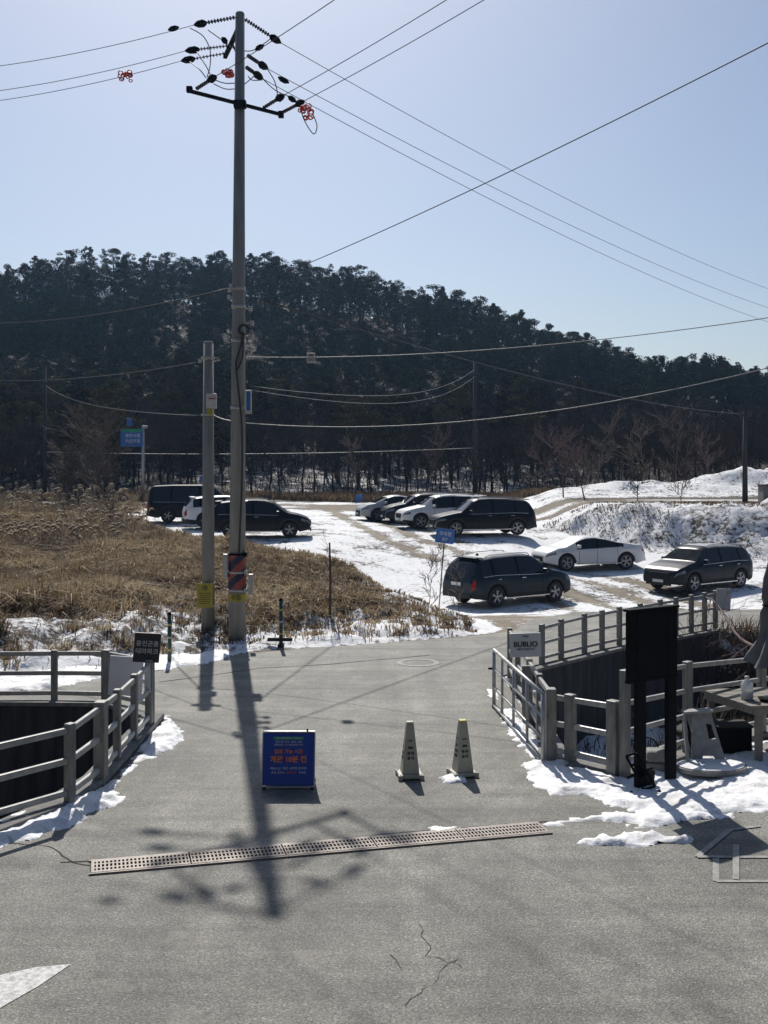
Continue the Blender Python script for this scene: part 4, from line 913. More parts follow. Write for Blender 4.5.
# round board with snow on the ground
c = G(715, 776, .05)+Vector((0,.24,0)); s = thing('round_board', c, 'grey rounded table board lying flat in the snow', 'board')
b = MB(); ol = [(c.x+math.cos(a)*.42+(.05 if math.cos(a) > 0 else 0), c.y+math.sin(a)*.30+.03*math.cos(a)) for a in np.linspace(0, 2*math.pi, 40, endpoint=False)]
b.prism(ol, .06, .115); b.build('board_slab', 'stone', s)
b = MB(); ol2 = [(c.x+(x-c.x)*.93, c.y+(y-c.y)*.92) for x, y in ol]; b.prism(ol2, .1155, .128); b.build('snow_cover', 'snow', s)
# table
s = thing('picnic_table', (4.95, 14.35, 0), 'weathered wooden table in the snow at the right edge', 'table')
tA, tB, tC, tD = Vector((4.28,14.35,.75)), Vector((4.62,13.85,.75)), Vector((6.3,14.1,.75)), Vector((6.1,15.05,.75))
e1 = (tC-tB); n_ = 6; q0, q1 = tB, Vector((4.2,14.85,.75)); sd_ = (Vector((4.28,14.9,.75))-tB)
for k in range(n_):
    a0 = tB+sd_*(k/n_+.008); a1 = tB+sd_*((k+1)/n_-.008); b = MB()
    vs = [a0, a0+e1, a1+e1, a1]; vs = [v+Vector((0,0,-.02)) for v in vs]+[v+Vector((0,0,.012+.002*(k%2))) for v in vs]
    b.add(vs, [(0,3,2,1),(4,5,6,7),(0,1,5,4),(1,2,6,5),(2,3,7,6),(3,0,4,7)]); b.build('plank', 'wood', s)
b = MB(); b.beam(tB+Vector((.05,.05,-.06)), tB+e1+Vector((0,.05,-.06)), .04, .09); b.beam(tB+sd_+Vector((.05,-.05,-.06)), tB+sd_+e1+Vector((0,-.05,-.06)), .04, .09); b.beam(tB+Vector((.06,.05,-.06)), tB+sd_+Vector((.06,-.05,-.06)), .04, .09); b.build('apron', 'wood', s)
for q in (tB+Vector((.13,.10,0)), tB+sd_+Vector((.12,-.10,0)), tC+Vector((-.12,.1,0)), tD+Vector((-.3,-.15,0))):
    b = MB(); b.box((q.x, q.y, .36), (.085,.085,.73), bev=.006); b.build('leg', 'wood', s)
# dark bag and crate under the table
c = G(737, 757, 0)+Vector((0,.25,0)); s = thing('plastic_crate', c, 'black plastic crate under the wooden table', 'crate'); b = MB()
b.box(c+Vector((0,0,.16)), (.42,.34,.02)); 
for sx_ in (-1,1): b.box(c+Vector((sx_*.21,0,.19)), (.02,.36,.36), bev=.004)
for sy_ in (-1,1): b.box(c+Vector((0,sy_*.17,.19)), (.42,.02,.36), bev=.004)
b.build('crate_shell', 'dark', s); b = MB(); b.box(c+Vector((0,0,.375)), (.47,.40,.025), bev=.006); b.build('crate_rim', 'rubber', s)
bmb = bmesh.new(); bmesh.ops.create_icosphere(bmb, subdivisions=3, radius=.24)
b = MB(); vs = []
for v in bmb.verts: n__ = 1+.3*math.sin(v.co.x*19+1)*math.cos(v.co.y*15)+.12*math.sin(v.co.z*31); vs.append(Vector((v.co.x*1.2*n__, v.co.y*.8*n__, max(-.18, v.co.z*.8*n__)))+Vector((4.22,14.75,.19)))
b.add(vs, [[x.index for x in f.verts] for f in bmb.faces], 0, True); bmb.free(); o = b.build('rubbish_bag', 'rubber', origin=(4.22,14.75,0)); tag(o, 'crumpled black bag beneath the left end of the wooden table', 'bag')
# bottle and tray on the table
c = Vector(((747-CX)*14.25/F, 14.25, .765)); s = thing('water_bottle', c, 'clear plastic water bottle standing on the wooden table', 'bottle')
b = MB(); b.lathe([(0,0),(.075,0),(.08,.02),(.078,.19),(.07,.215),(.03,.255),(.024,.27),(.024,.285)], c, 'Z', 18); b.build('bottle_body', 'clear', s)
b = MB(); b.lathe([(.029,.275),(.029,.30),(0,.302)], c, 'Z', 14); b.build('cap', 'white_plastic', s)
b = MB(); b.lathe([(0,.004),(.072,.004),(.072,.12),(0,.121)], c, 'Z', 16); b.build('ice', 'white_plastic', s)
c = Vector((4.93,14.15,.765)); s = thing('ashtray', c, 'small dark tray with a white rim beside the bottle', 'tray'); b = MB(); b.lathe([(0,.005),(.09,.005),(.12,.04),(.11,.04),(.08,.015),(0,.015)], c, 'Z', 18); b.build('tray', 'dark', s); b = MB(); b.box(c+Vector((.02,.03,.05)), (.12,.05,.03), Matrix.Rotation(.4,3,'Z'), bev=.01); b.build('folded_cloth', 'white_plastic', s)
# folded parasol
c = Vector((5.19, 14.5, 0)); s = thing('parasol', c, 'folded grey parasol hanging over the table at the right edge', 'parasol')
b = MB(); b.cyl(c, c+Vector((0,0,2.68)), .022, None, 10); b.build('pole', 'dark', s)
prof = [(2.62,.04),(2.54,.11),(2.3,.16),(2.05,.175),(1.95,.15),(1.85,.185),(1.6,.19),(1.5,.21),(1.35,.28),(1.19,.36)]; nn_ = 72; vs = []; fs = []
for j, (z_, r_) in enumerate(prof):
    for k in range(nn_):
        a = 2*math.pi*k/nn_; fold = 1+.22*math.sin(a*8+j*.35)*min(1, j/2)+.06*math.sin(a*19+j); vs.append(c+Vector((math.cos(a)*r_*fold, math.sin(a)*r_*fold, z_+.03*math.sin(a*3)*(j > 7))))
for j in range(len(prof)-1):
    for k in range(nn_): fs.append((j*nn_+k, j*nn_+(k+1)%nn_, (j+1)*nn_+(k+1)%nn_, (j+1)*nn_+k))
b = MB(); b.add(vs, fs, 0, True); b.build('canopy', 'canvas', s)
b = MB(); b.tube([c+Vector((math.cos(a)*.185, math.sin(a)*.185, 1.95)) for a in np.linspace(0, 2*math.pi, 25)], .014, 5); b.build('tie_strap', 'dark', s)
b = MB(); b.cyl(c, c+Vector((0,0,.08)), .26, .24, 20); b.cyl(c+Vector((0,0,.08)), c+Vector((0,0,.3)), .035, None, 10); b.build('base', 'stone', s)
# dead branch lying between the fence end and the parasol
def branchy(b, a, d, L, r, dep, rr, curl=.35, mi=0, minr=.004, n=3):
    pts = [Vector(a)]; dd = Vector(d).normalized(); seg = 4
    for i in range(seg):
        dd = (dd+Vector((rr.uniform(-1,1), rr.uniform(-1,1), rr.uniform(-.6,.9)))*curl*.35).normalized(); pts.append(pts[-1]+dd*L/seg)
    b.tube(pts, [max(minr, r*(1-.16*i)) for i in range(seg+1)], n if dep < 2 else 3, mi, False)
    if dep > 0:
        for k in range(rr.choice((3,4,4))+(1 if dep > 1 else 0)):
            i = rr.randint(1, seg); nd = (dd+Vector((rr.uniform(-1,1), rr.uniform(-1,1), rr.uniform(-.5,.9)))*.95).normalized()
            branchy(b, pts[i], nd, L*rr.uniform(.5,.72), r*(1-.16*i)*.6, dep-1, rr, curl, mi, minr, n)
b = MB(); rr = random.Random(3); a_ = P(706,597,24.6); c_ = P(758,652,19.5); pts = [a_.lerp(c_, f_)+Vector((0,0,.1*math.sin(f_*7))) for f_ in np.linspace(0,1,9)]
b.tube(pts, [.012+.02*i/8 for i in range(9)], 6)
for i in range(1, 8):
    for _ in range(3): branchy(b, pts[i], Vector((rr.uniform(-.5,.5), rr.uniform(-.4,.4), rr.uniform(-1,.4))), rr.uniform(.3,.7), .009, 1, rr)
o = b.build('dead_branch', 'twig', origin=a_); tag(o, 'dead brown branch sloping down behind the end of the curved fence', 'branch')
# climbing twigs on the wall
for k, (px, Y, lab) in enumerate(((704,24.6,'brown climbing twigs hanging over the retaining wall below the white plate'),(690,17.0,'tangle of brown twigs growing in the stream cut behind the tall fence'),(722,17.6,'brown twiggy bush growing in the stream cut near the parasol'))):
    x = (px-CX)*Y/F; z = Tz(x, Y) if k else -1.0; b = MB(); rr = random.Random(k+20)
    for _ in range(9): branchy(b, (x+rr.uniform(-.15,.15), Y-(.2 if k == 0 else 0)+rr.uniform(-.1,.1), z), (rr.uniform(-.6,.6), rr.uniform(-.3,.1), 1), 1.0, .012, 2, rr)
    o = b.build('twiggy_shrub', 'twig', origin=(x, Y, z)); tag(o, lab, 'shrub')
# ================================================================== CARS
def build_car(name, label, cat, kind, paint, L, W, H, loc, yaw, wheel_r=.36, roofpaint=None, screen='glass', rails=True, rimmat='alloy', group='cars parked on the snowy lot'):
    root = thing(name, loc, label, cat, group, yaw, worldparts=False)
    h2 = L/2
    if kind == 'sedan':
        top = [(-h2,.74),(-h2+.06,.95),(-h2+.22,1.05),(-h2+.62,1.09),(-.98,1.20),(-.35,H-.07),(.05,H),(.45,H-.02),(.75,H-.10),(1.50,1.02),(1.9,.96),(h2-.2,.84),(h2-.05,.77),(h2,.66)]
        sh = [(-h2,.72),(-h2+.2,.93),(-1.2,.98),(0,.93),(1.3,.89),(1.9,.86),(h2-.1,.75),(h2,.64)]
        scr = (.78,1.48); rear = (-h2+.66,-.42); win = (-1.28,.98); pil = (-.02,-.98); ends = (.40,.32)
    elif kind == 'van':
        top = [(-h2,.95),(-h2+.03,1.15),(-h2+.12,H-.22),(-h2+.28,H-.05),(-1.3,H),(.3,H),(.85,H-.08),(1.72,1.14),(2.1,1.02),(h2-.12,.86),(h2,.72)]
        sh = [(-h2,.92),(-h2+.15,1.08),(-1,1.07),(1,1.02),(1.9,.93),(h2-.1,.78),(h2,.68)]
        scr = (.92,1.70); rear = (-h2+.03,-h2+.17); win = (-h2+.30,1.28); pil = (-1.35,.12); ends = (.42,.36)
    else:
        top = [(-h2,.86),(-h2+.05,1.08),(-h2+.30,H-.24),(-h2+.50,H-.10),(-1.2,H-.03),(-.2,H),(.35,H-.03),(.62,H-.10),(1.28,1.14),(1.7,1.06),(h2-.22,.93),(h2-.05,.82),(h2,.68)]
        sh = [(-h2,.82),(-h2+.12,1.02),(-1.3,1.07),(0,1.03),(1.2,1.0),(1.8,.93),(h2-.1,.80),(h2,.66)]
        scr = (.66,1.24); rear = (-h2+.06,-h2+.36); win = (-h2+.42,.88); pil = (-1.42,-.28); ends = (.42,.36)
    xw = (h2-.93 if kind != 'van' else h2-.98, -h2+1.0 if kind != 'van' else -h2+1.08); ra = wheel_r+.065
    xs = set(np.round(np.arange(-h2, h2+.001, .06), 3)); xs |= {-h2, h2, h2-.02, -h2+.02}
    for w_ in xw: xs |= {round(w_-ra, 3), round(w_+ra, 3), round(w_-ra+.012, 3), round(w_+ra-.012, 3)}
    seams = [win[1]-.10, pil[1]+.035, pil[0]+.04]
    for s_ in list(scr)+list(rear)+list(win)+[pil[0]-.05, pil[0]+.05, pil[1]-.05, pil[1]+.05]: xs.add(round(s_, 3))
    for s_ in seams: xs |= {round(s_-.009, 3), round(s_+.009, 3)}
    xs = sorted(float(x) for x in xs)
    tx, tz = zip(*top); sx, sz = zip(*sh)
    def smo(f, x): return (f(x-.05)+2*f(x)+f(x+.05))/4
    rows = []
    for x in xs:
        zc = smo(lambda q: np.interp(q, tx, tz), x) if abs(x) < h2-.1 else np.interp(x, tx, tz); zs = min(np.interp(x, sx, sz), zc-.02)
        e = max(0, (abs(x)-(h2-.55))/.55); w = W/2*(1-.20*e**2.6)
        zb = .27+.10*max(0, (abs(x)-(h2-.5))/.5)
        for w_ in xw:
            if abs(x-w_) < ra: zb = max(zb, wheel_r+math.sqrt(ra*ra-(x-w_)**2))
        g = max(0, zc-zs); fl = 0
        for w_ in xw: fl = max(fl, .022*math.exp(-((x-w_)/.42)**2))
        t = lambda a: zb+(zs-zb)*a
        wr = w*(.93-.24*min(1, g/.62)); roofz = zs+g*.86
        prof = [(w*.955+fl, zb), (w*.985+fl, t(.22)), (w*1.0+fl*.7, t(.5)), (w*.99, t(.78)), (w*.955, zs-.015), (w*.925, zs+.012), (wr, roofz), (wr*.9, zs+g*.955), (wr*.55, zs+g*.99), (0, zc)]
        rows.append([(x, y, z) for y, z in prof]+[(x, -y, z) for y, z in reversed(prof[:-1])])
    npf = len(rows[0]); allv = [p for r_ in rows for p in r_]
    groups = {}
    lamp_z = (.60,.76) if kind == 'sedan' else (.66,.84)
    for i in range(len(xs)-1):
        xm = (xs[i]+xs[i+1])/2
        for j in range(npf-1):
            f = (i*npf+j, i*npf+j+1, (i+1)*npf+j+1, (i+1)*npf+j); jj = j if j < 9 else npf-2-j; side = 0 if j < 9 else 1
            key = 'body'
            zq = sum(allv[k][2] for k in f)/4
            if jj in (6,7,8) and scr[0] <= xm <= scr[1]: key = 'windscreen'
            elif jj in (6,7,8) and rear[0] <= xm <= rear[1]: key = 'rear_window'
            elif jj == 5 and win[0] <= xm <= win[1]:
                key = 'pillar%d%d' % (side, int(abs(xm-pil[0]) < .05)) if (abs(xm-pil[0]) < .05 or abs(xm-pil[1]) < .05) else ('side_window%d%d' % (side, 0 if xm > pil[1] else 1 if xm > pil[0] else 2))
            elif jj < 5 and any(abs(xm-s_) < .009 for s_ in seams): key = 'seam%d%d' % (side, [abs(xm-s_) < .009 for s_ in seams].index(True))
            elif jj == 0: key = 'cladding%d' % side
            elif xm > h2-.42 and jj == 3 : key = 'headlight%d' % side
            elif xm < -h2+(.22 if kind == 'sedan' else .14) and jj in ((3,) if kind == 'sedan' else (2,3)): key = 'tail_light%d' % side
            groups.setdefault(key, []).append(f)
    def sub(fs, shift=0.0):
        ids = sorted({k for f in fs for k in f}); mp = {k: n for n, k in enumerate(ids)}
        b = MB(); b.add([allv[k] for k in ids], [tuple(mp[k] for k in f) for f in fs], 0, True); return b
    rows_f, rows_r = (len(xs)-1)*npf, 0
    bb = sub(groups['body']); 
    # nose and tail panels
    nose = rows[-1]; tail = rows[0]
    for r_, s_ in ((nose, 1), (tail, -1)):
        c = (r_[0][0]+.02*s_, 0, .55); n = len(r_)
        bb.add(list(r_)+[c], [(k, (k+1) % n, n) for k in range(n)], 0, False)
    body = bb.build('body', [paint], root, sharp=38)
    for sd_ in (0, 1): sub(groups['cladding%d' % sd_]).build('sill_cladding', 'rubber' if kind != 'sedan' else paint, root)
    wn = {}
    for k, fs in groups.items():
        if k.startswith('side_window'): sub(fs).build('side_window', 'glass', root)
        elif k.startswith('seam'): sub(fs).build('door_seam', 'dark', root)
        elif k.startswith('pillar'): sub(fs).build('door_pillar', 'dark', root)
        elif k == 'windscreen': sub(fs).build('windscreen', screen, root)
        elif k == 'rear_window': sub(fs).build('rear_window', screen if screen == 'frost' else 'glass', root)
        elif k.startswith('headlight'): sub(fs).build('headlight', 'lamp_glass', root)
        elif k.startswith('tail_light'): sub(fs).build('tail_light', 'tail_red', root)
    u = MB(); u.box((0,0,.52), (L-.5, W*.80, .42)); 
    u.build('underbody', 'rubber', root)
    gz = .58 if kind == 'sedan' else .70
    b = MB(); b.box((h2+.012,0,gz-.06), (.05, W*.50, .24 if kind != 'sedan' else .20), bev=.012)
    for k in range(4): b.box((h2+.04,0,gz-.14+k*.055), (.012, W*.46, .012), mi=1)
    b.build('grille', ['rubber','dark'], root)
    b = MB(); b.box((h2+.02,0,.33), (.06, W*.62, .10), bev=.012); b.build('lower_intake', 'rubber', root)
    b = MB(); b.box((-h2-.02,0,.42), (.07, W*.74, .16), bev=.015); b.build('rear_bumper_insert', 'rubber', root)
    b = MB(); b.box((h2+.055,0,.44), (.012,.50,.105)); b.build('number_plate', 'plate', root)
    b = MB(); b.box((-h2-.035,0,.80 if kind != 'sedan' else .60), (.012,.50,.11)); b.build('number_plate', 'plate', root)
    for s_ in (-1, 1):
        b = MB(); mx = win[1]-.04; b.box((mx, s_*(W/2+.07), sh[3][1]+.12), (.14,.20,.14), bev=.03); b.beam((mx+.02, s_*(W/2-.08), sh[3][1]+.05), (mx, s_*(W/2+.06), sh[3][1]+.08), .05, .04)
        b.build('wing_mirror', paint, root)
        for dx in (pil[1]+.16, pil[0]+.18):
            b = MB(); b.box((dx, s_*(W/2*.985+.008), .90 if kind == 'sedan' else .95), (.19,.025,.03), bev=.008); b.build('door_handle', 'chrome' if kind == 'suv' else paint, root)
        if rails and kind == 'suv':
            b = MB(); zr_ = H-.02; y_ = s_*W/2*.64
            b.tube([(-h2+.72,y_,zr_-.06),(-h2+.85,y_,zr_+.03),(0,y_,zr_+.055),(.32,y_,zr_+.03),(.42,y_,zr_-.05)], .016, 6); b.build('roof_rail', 'steel', root)
        b = MB(); b.box((0, s_*(W/2-.0), .30), (L-2.5,.03,.03)); b.build('sill_trim', 'chrome' if kind != 'van' else 'rubber', root)
        # beltline trim
        b = MB(); n_ = 10; pts = [(win[0]+(win[1]-win[0])*k/n_, s_*(W/2*.942), float(np.interp(win[0]+(win[1]-win[0])*k/n_, sx, sz))+.012) for k in range(n_+1)]
        b.tube(pts, .011, 5); b.build('window_trim', 'chrome', root)
        for w_ in xw:
            yc = s_*(W/2-.115); R = wheel_r
            b = MB(); b.lathe([(R*.62,-.10),(R*.93,-.11),(R,-.075),(R,.075),(R*.93,.11),(R*.70,.105),(R*.66,.08)], (w_, yc, R), 'Y', 28)
            wh = b.build('wheel', 'rubber', root)
            b = MB(); o_ = .085*s_; b.lathe([(R*.70,o_+.01*s_),(R*.66,o_+.012*s_),(R*.63,o_-.03*s_),(R*.60,-.05*s_)], (w_, yc, R), 'Y', 28)
            for k in range(5):
                a = 2*math.pi*k/5+.3+w_
                for da in (-.16,.16):
                    a2 = a+da; b.beam((w_+math.cos(a)*.04, yc+o_*.9, R+math.sin(a)*.04), (w_+math.cos(a2)*R*.66, yc+o_*.9, R+math.sin(a2)*R*.66), .028, .03, up=(0,1,0))
            b.cyl((w_, yc+o_*.7, R), (w_, yc+o_*1.1, R), .05, .045, 12)
            rm = b.build('rim', rimmat, wh)
            b = MB(); b.cyl((w_, yc+o_*.2, R), (w_, yc+o_*.35, R), R*.6, R*.6, 20); b.build('brake_disc', 'rubber', wh)
    if kind == 'suv':
        b = MB(); b.box((-h2+.44,0,H-.075), (.26, W*.66, .035), bev=.012); b.build('roof_spoiler', paint, root)
    if kind != 'van':
        b = MB(); b.box((-h2+.9,0,H-.0 if kind != 'sedan' else H-.16), (.14,.03,.07), taper=.4); b.build('antenna', 'dark', root)
    if roofpaint:
        # a thin pale sheet lying just above the roof
        r_ = [i for i, x in enumerate(xs) if -h2+.62 < x < .36]; vs = []; fs = []
        for n, i in enumerate(r_):
            for k, (x, y, z) in enumerate(rows[i][6:13]): vs.append((x, y*.99, z+.016 if 0 < k < 6 else z+.004))
        for n in range(len(r_)-1):
            for k in range(6): fs.append((n*7+k, n*7+k+1, (n+1)*7+k+1, (n+1)*7+k))
        b = MB(); b.add(vs, fs, 0, True); b.build('roof_sheet', roofpaint, root)
    return root
M['p_black'] = carpaint('black_car_paint', (.008,.009,.012)); M['p_navy'] = carpaint('dark_navy_car_paint', (.010,.014,.024))
M['p_green'] = carpaint('dark_teal_car_paint', (.010,.022,.032)); M['p_white'] = carpaint('white_car_paint', (.72,.72,.71), (.66,.66,.66))
M['p_silver'] = carpaint('silver_car_paint', (.42,.43,.44), (.38,.39,.4))
def spot(px, Y): x = (px-CX)*Y/F; return (x, Y, Tz(x, Y)+.01)
def car(px, Y, deg, *a, **k):
    l = spot(px, Y); return build_car(*a, loc=l, yaw=math.radians(deg), **k)
car(198, 58.5, 8, 'parked_van', 'black van at the left end of the parking lot, behind the white car', 'van', 'van', 'p_black', 5.2, 2.0, 1.98)
car(228, 55.0, 14, 'parked_car', 'white crossover with red tail lamp between the black van and the black wagon', 'car', 'suv', 'p_white', 4.4, 1.82, 1.62, rails=False)
car(260, 50.5, 4, 'parked_car', 'black wagon facing right, parked behind the two concrete poles', 'car', 'suv', 'p_black', 4.6, 1.9, 1.72)
car(398, 62, 194, 'parked_car', 'silver hatchback at the far left end of the middle row of cars', 'car', 'sedan', 'p_silver', 4.6, 1.82, 1.46)
car(424, 60.5, 194, 'parked_car', 'dark car between the silver hatchback and the white crossover', 'car', 'suv', 'p_navy', 4.7, 1.88, 1.66)
car(444, 57.5, 194, 'parked_car', 'white crossover facing left in the middle row, behind the large black one', 'car', 'suv', 'p_white', 4.9, 1.92, 1.72, rails=True)
car(482, 53.5, 192, 'parked_car', 'large black boxy off-roader facing left in front of the white crossover', 'car', 'suv', 'p_black', 5.0, 1.98, 1.78)
car(508, 38.5, 38-6+4, 'parked_car', 'dark teal off-roader with pale roof nearest the blue parking sign, facing right', 'car', 'suv', 'p_green', 4.65, 1.9, 1.74, roofpaint='pale_roof')
car(588, 48.0, 197, 'parked_car', 'white sedan with frosted windscreen below the snowy embankment', 'car', 'sedan', 'p_white', 4.75, 1.86, 1.45, screen='frost')
car(699, 43.0, 216, 'parked_car', 'dark navy off-roader with misted windscreen at the right, facing left', 'car', 'suv', 'p_navy', 4.75, 1.9, 1.70, screen='frost_dark', roofpaint='pale_roof')
# ================================================================== TREES
def leaf_cloud(r, centers, radii, per, size, squash=.6):
    V = []; 
    for c, R in zip(centers, radii):
        n = per; d = r.normal(0, 1, (n,3)); d /= np.linalg.norm(d, axis=1)[:,None]+1e-9; rad_ = r.uniform(.35, 1, n)**.6
        p = c+d*rad_[:,None]*np.array([R, R, R*squash])
        nrm = d*.6+r.normal(0, .6, (n,3))+np.array([0,0,.5]); nrm /= np.linalg.norm(nrm, axis=1)[:,None]
        a = np.cross(nrm, r.normal(0, 1, (n,3))); a /= np.linalg.norm(a, axis=1)[:,None]+1e-9; b_ = np.cross(nrm, a)
        s = size*r.uniform(.5, 1.3, n)[:,None]; s2 = s*r.uniform(.35,.8,n)[:,None]
        V.append(np.stack([p-a*s, p-b_*s2, p+a*s, p+b_*s2], 1))
    return np.concatenate(V).reshape(-1, 3)
def pine_shape(seed, H, style):
    r = np.random.default_rng(seed); pts = []; R = []
    if style == 0:      # irregular red pine, rounded top
        n = 38
        for k in range(n):
            f_ = r.uniform(0,1)**.75; z = H*(.36+.60*f_); wv = (.25+.95*math.sin(math.pi*min(1,(f_*.82+.16))))*H*.22; a = r.uniform(0, 2*math.pi)
            rr = wv*math.sqrt(r.uniform(.1,1)); pts.append((math.cos(a)*rr, math.sin(a)*rr, z)); R.append(H*r.uniform(.04,.088))
        pts.append((0,0,H*.96)); R.append(H*.06)
    else:               # more conical
        n = 42
        for k in range(n):
            f_ = k/n; z = H*(.22+.76*f_); wv = (1-f_)**.8*H*.24+.12; a = r.uniform(0, 2*math.pi); rr = wv*r.uniform(.4,1)
            pts.append((math.cos(a)*rr, math.sin(a)*rr, z)); R.append(H*(.038+.055*(1-f_)*r.uniform(.5,1)))
        pts.append((0,0,H*.99)); R.append(H*.03)
    return np.array(pts), np.array(R)
def mk_pine(seed, H=8.0, style=0, per=84):
    r = np.random.default_rng(seed+50); pts, R = pine_shape(seed, H, style); V = leaf_cloud(r, pts, R, per, .105)
    q = np.arange(len(V)).reshape(-1, 4); cm = mesh_np('crown', V, q); cm.materials.append(M['pine'])
    b = MB(); rr = random.Random(seed); bend = [Vector((0,0,-.6))]
    for k in range(1, 7): bend.append(Vector((rr.uniform(-.14,.14)*k*.5, rr.uniform(-.14,.14)*k*.5, H*.95*k/6)))
    b.tube(bend, [.17,.155,.13,.11,.085,.06,.03], 6, 0, False)
    for p in pts[::2]:
        z = p[2]*.82; i = min(5, max(0, int(z/(H*.95)*6))); s_ = bend[i].lerp(bend[i+1], .5); b.tube([s_, Vector(p)], [.035,.012], 3, 0, False)
    tr = b.build('trunk', 'bark'); tm = tr.data; bpy.data.objects.remove(tr); return tm, cm, V
def mk_bare(seed, H=7.5, dep=4, mat='twig'):
    rr = random.Random(seed); b = MB(); base_ = Vector((0,0,-.5)); pts = [base_]; n = 6
    for k in range(1, n+1): pts.append(Vector((rr.uniform(-.12,.12)*k*.5, rr.uniform(-.12,.12)*k*.5, H*.62*k/n)))
    b.tube(pts, [.11*(1-.12*k) for k in range(n+1)], 6, 0, False); tr = b.build('trunk', mat); tm = tr.data; bpy.data.objects.remove(tr)
    b = MB()
    for k in range(2, n+1):
        for _ in range(3 if k < n else 5):
            a = rr.uniform(0, 2*math.pi); up = rr.uniform(.5,1.3); branchy(b, pts[k], (math.cos(a), math.sin(a), up), H*rr.uniform(.20,.34)*(1.15-.07*k), .035, 2, rr, .5, 0, .013)
    br_ = b.build('branches', mat); bm__ = br_.data; bpy.data.objects.remove(br_); return tm, bm__
pines = [mk_pine(100+i, 8.0, 0 if i % 3 else 1) for i in range(9)]
M['hill_twig'] = mk('hill_twig_bark', (.065,.054,.047), (.035,.03,.027), .95, scale=5, rnd=.8, spec=0)
bares = [mk_bare(200+i, mat='hill_twig') for i in range(5)]
def zone(px, y, tag_):
    bands = [(75,'left of the thinnest pole'), (205,'above the road sign'), (300,'behind the concrete poles'), (450,'above the silver hatchback'), (600,'above the white sedan'), (2000,'above the snowy berm')]
    h = [t_ for lim, t_ in bands if px < lim][0]
    rows_ = 'at the hill foot' if y < 104 else 'on the lower hillside' if y < 130 else 'on the upper hillside' if y < 168 else 'on the hill crest'
    return rows_+', '+h
cand = []
yy = 89.0; row = 0
while yy < 222:
    sp = 2.85+.006*(yy-89)
    hw = .37*yy+6; xx = -hw+(row % 2)*sp/2
    while xx < hw+6:
        cand.append((xx+random.uniform(-1.1,1.1), yy+random.uniform(-1.1,1.1))); xx += sp
    yy += sp*.92; row += 1
cx_ = np.array(cand); Zc = T(cx_[:,0], cx_[:,1]); ncl = fbm(cx_[:,0], cx_[:,1], .045, 3, 130); ncl2 = fbm(cx_[:,0], cx_[:,1], .12, 2, 140)
pn = []; bn = []; far = []
for (x, y), z, c1, c2 in zip(cand, Zc, ncl, ncl2):
    px = CX+x*F/y
    lower = np.clip((118+(.05*(px-200) if px > 200 else 0)-y)/22, 0, 1)          # bare trees low down, more to the right
    pb = .10+.75*lower+.35*c2+(.25 if px > 560 and y < 150 else 0)+(.1 if y > 165 else 0)
    if random.random() < pb:
        if y < 104 and random.random() < .25: continue
        bn.append((x, y, z))
    else: pn.append((x, y, z))
def crest(y): return 172 < y < 192
pn.sort(key=lambda p: (p[1] if not crest(p[1]) else p[1]-62)); bn.sort(key=lambda p: (p[1] if not crest(p[1]) else p[1]-50))
print('trees', len(pn), len(bn))
def plant(x, y, z, src, name, lab, grp, s, second, sx=1.0):
    px = CX+x*F/y
    o = bpy.data.objects.new(name, None); COL.objects.link(o); o.location = (x, y, z); o.rotation_euler = (0, 0, random.uniform(0, 6.28)); o.scale = (s*sx, s*sx, s); o.empty_display_size = .5
    tag(o, lab+' '+zone(px, y, None), 'tree', grp)
    for nm, me in (('trunk', src[0]), (second, src[1])):
        c = bpy.data.objects.new(nm, me); COL.objects.link(c); c.parent = o
def hs(y): return random.uniform(.72, 1.22)
def hsn(x, y):      # height scale from slow noise so that the outline is uneven
    return float(.98+.14*fbm(np.array([x]), np.array([y]), .09, 2, 150)[0])*random.uniform(.82,1.12)
for k, (x, y, z) in enumerate(pn[:290]): plant(x, y, z, random.choice(pines), 'pine_tree', 'dark green pine', 'pines on the hill', hsn(x, y), 'crown', random.uniform(.95,1.35))
for k, (x, y, z) in enumerate(bn[:285]): plant(x, y, z, random.choice(bares), 'bare_tree', 'leafless brown tree', 'bare trees on the hill', hsn(x, y)*(.85 if y < 110 else 1), 'branches', random.uniform(.9,1.3))
# the rest of the wood as one mass
Vs = []
r = np.random.default_rng(9)
for x, y, z in pn[290:]:
    V = pines[random.randrange(9)][2].reshape(-1, 4, 3); V = V[r.random(len(V)) < .42]; a = random.uniform(0, 6.28); s = hsn(x, y)*1.02; sx = s*random.uniform(.95,1.35)
    R_ = np.array([[math.cos(a)*sx, -math.sin(a)*sx, 0], [math.sin(a)*sx, math.cos(a)*sx, 0], [0,0,s]]); Vs.append(V.reshape(-1,3) @ R_.T+np.array([x,y,z]))
V = np.concatenate(Vs); me = mesh_np('far_wood', V, np.arange(len(V)).reshape(-1, 4)); me.materials.append(M['pine_far'])
o = bpy.data.objects.new('far_wood', me); COL.objects.link(o); tag(o, kind='stuff')
# understory: low brown twigs at the hill foot
def leafm(): return None
Vs = []; nb_ = 5200; X_ = r.uniform(-45, 48, nb_); Y_ = r.uniform(84, 135, nb_); k_ = np.abs(X_) < .38*Y_; X_, Y_ = X_[k_], Y_[k_]; Z_ = T(X_, Y_)
def pick_under(n, rr_): Y = rr_.uniform(84, 128, n); X = rr_.uniform(-.39, .39, n)*Y; return X, Y
blades(11000, pick_under, lambda x, y, r: .8+.7*fbm(x, y, .2, 3, 160), .45, .012, lambda x, y, r: .02+r.normal(0, .10, len(x)), 'undergrowth', 17).data.materials[0] = M['hill_twig']
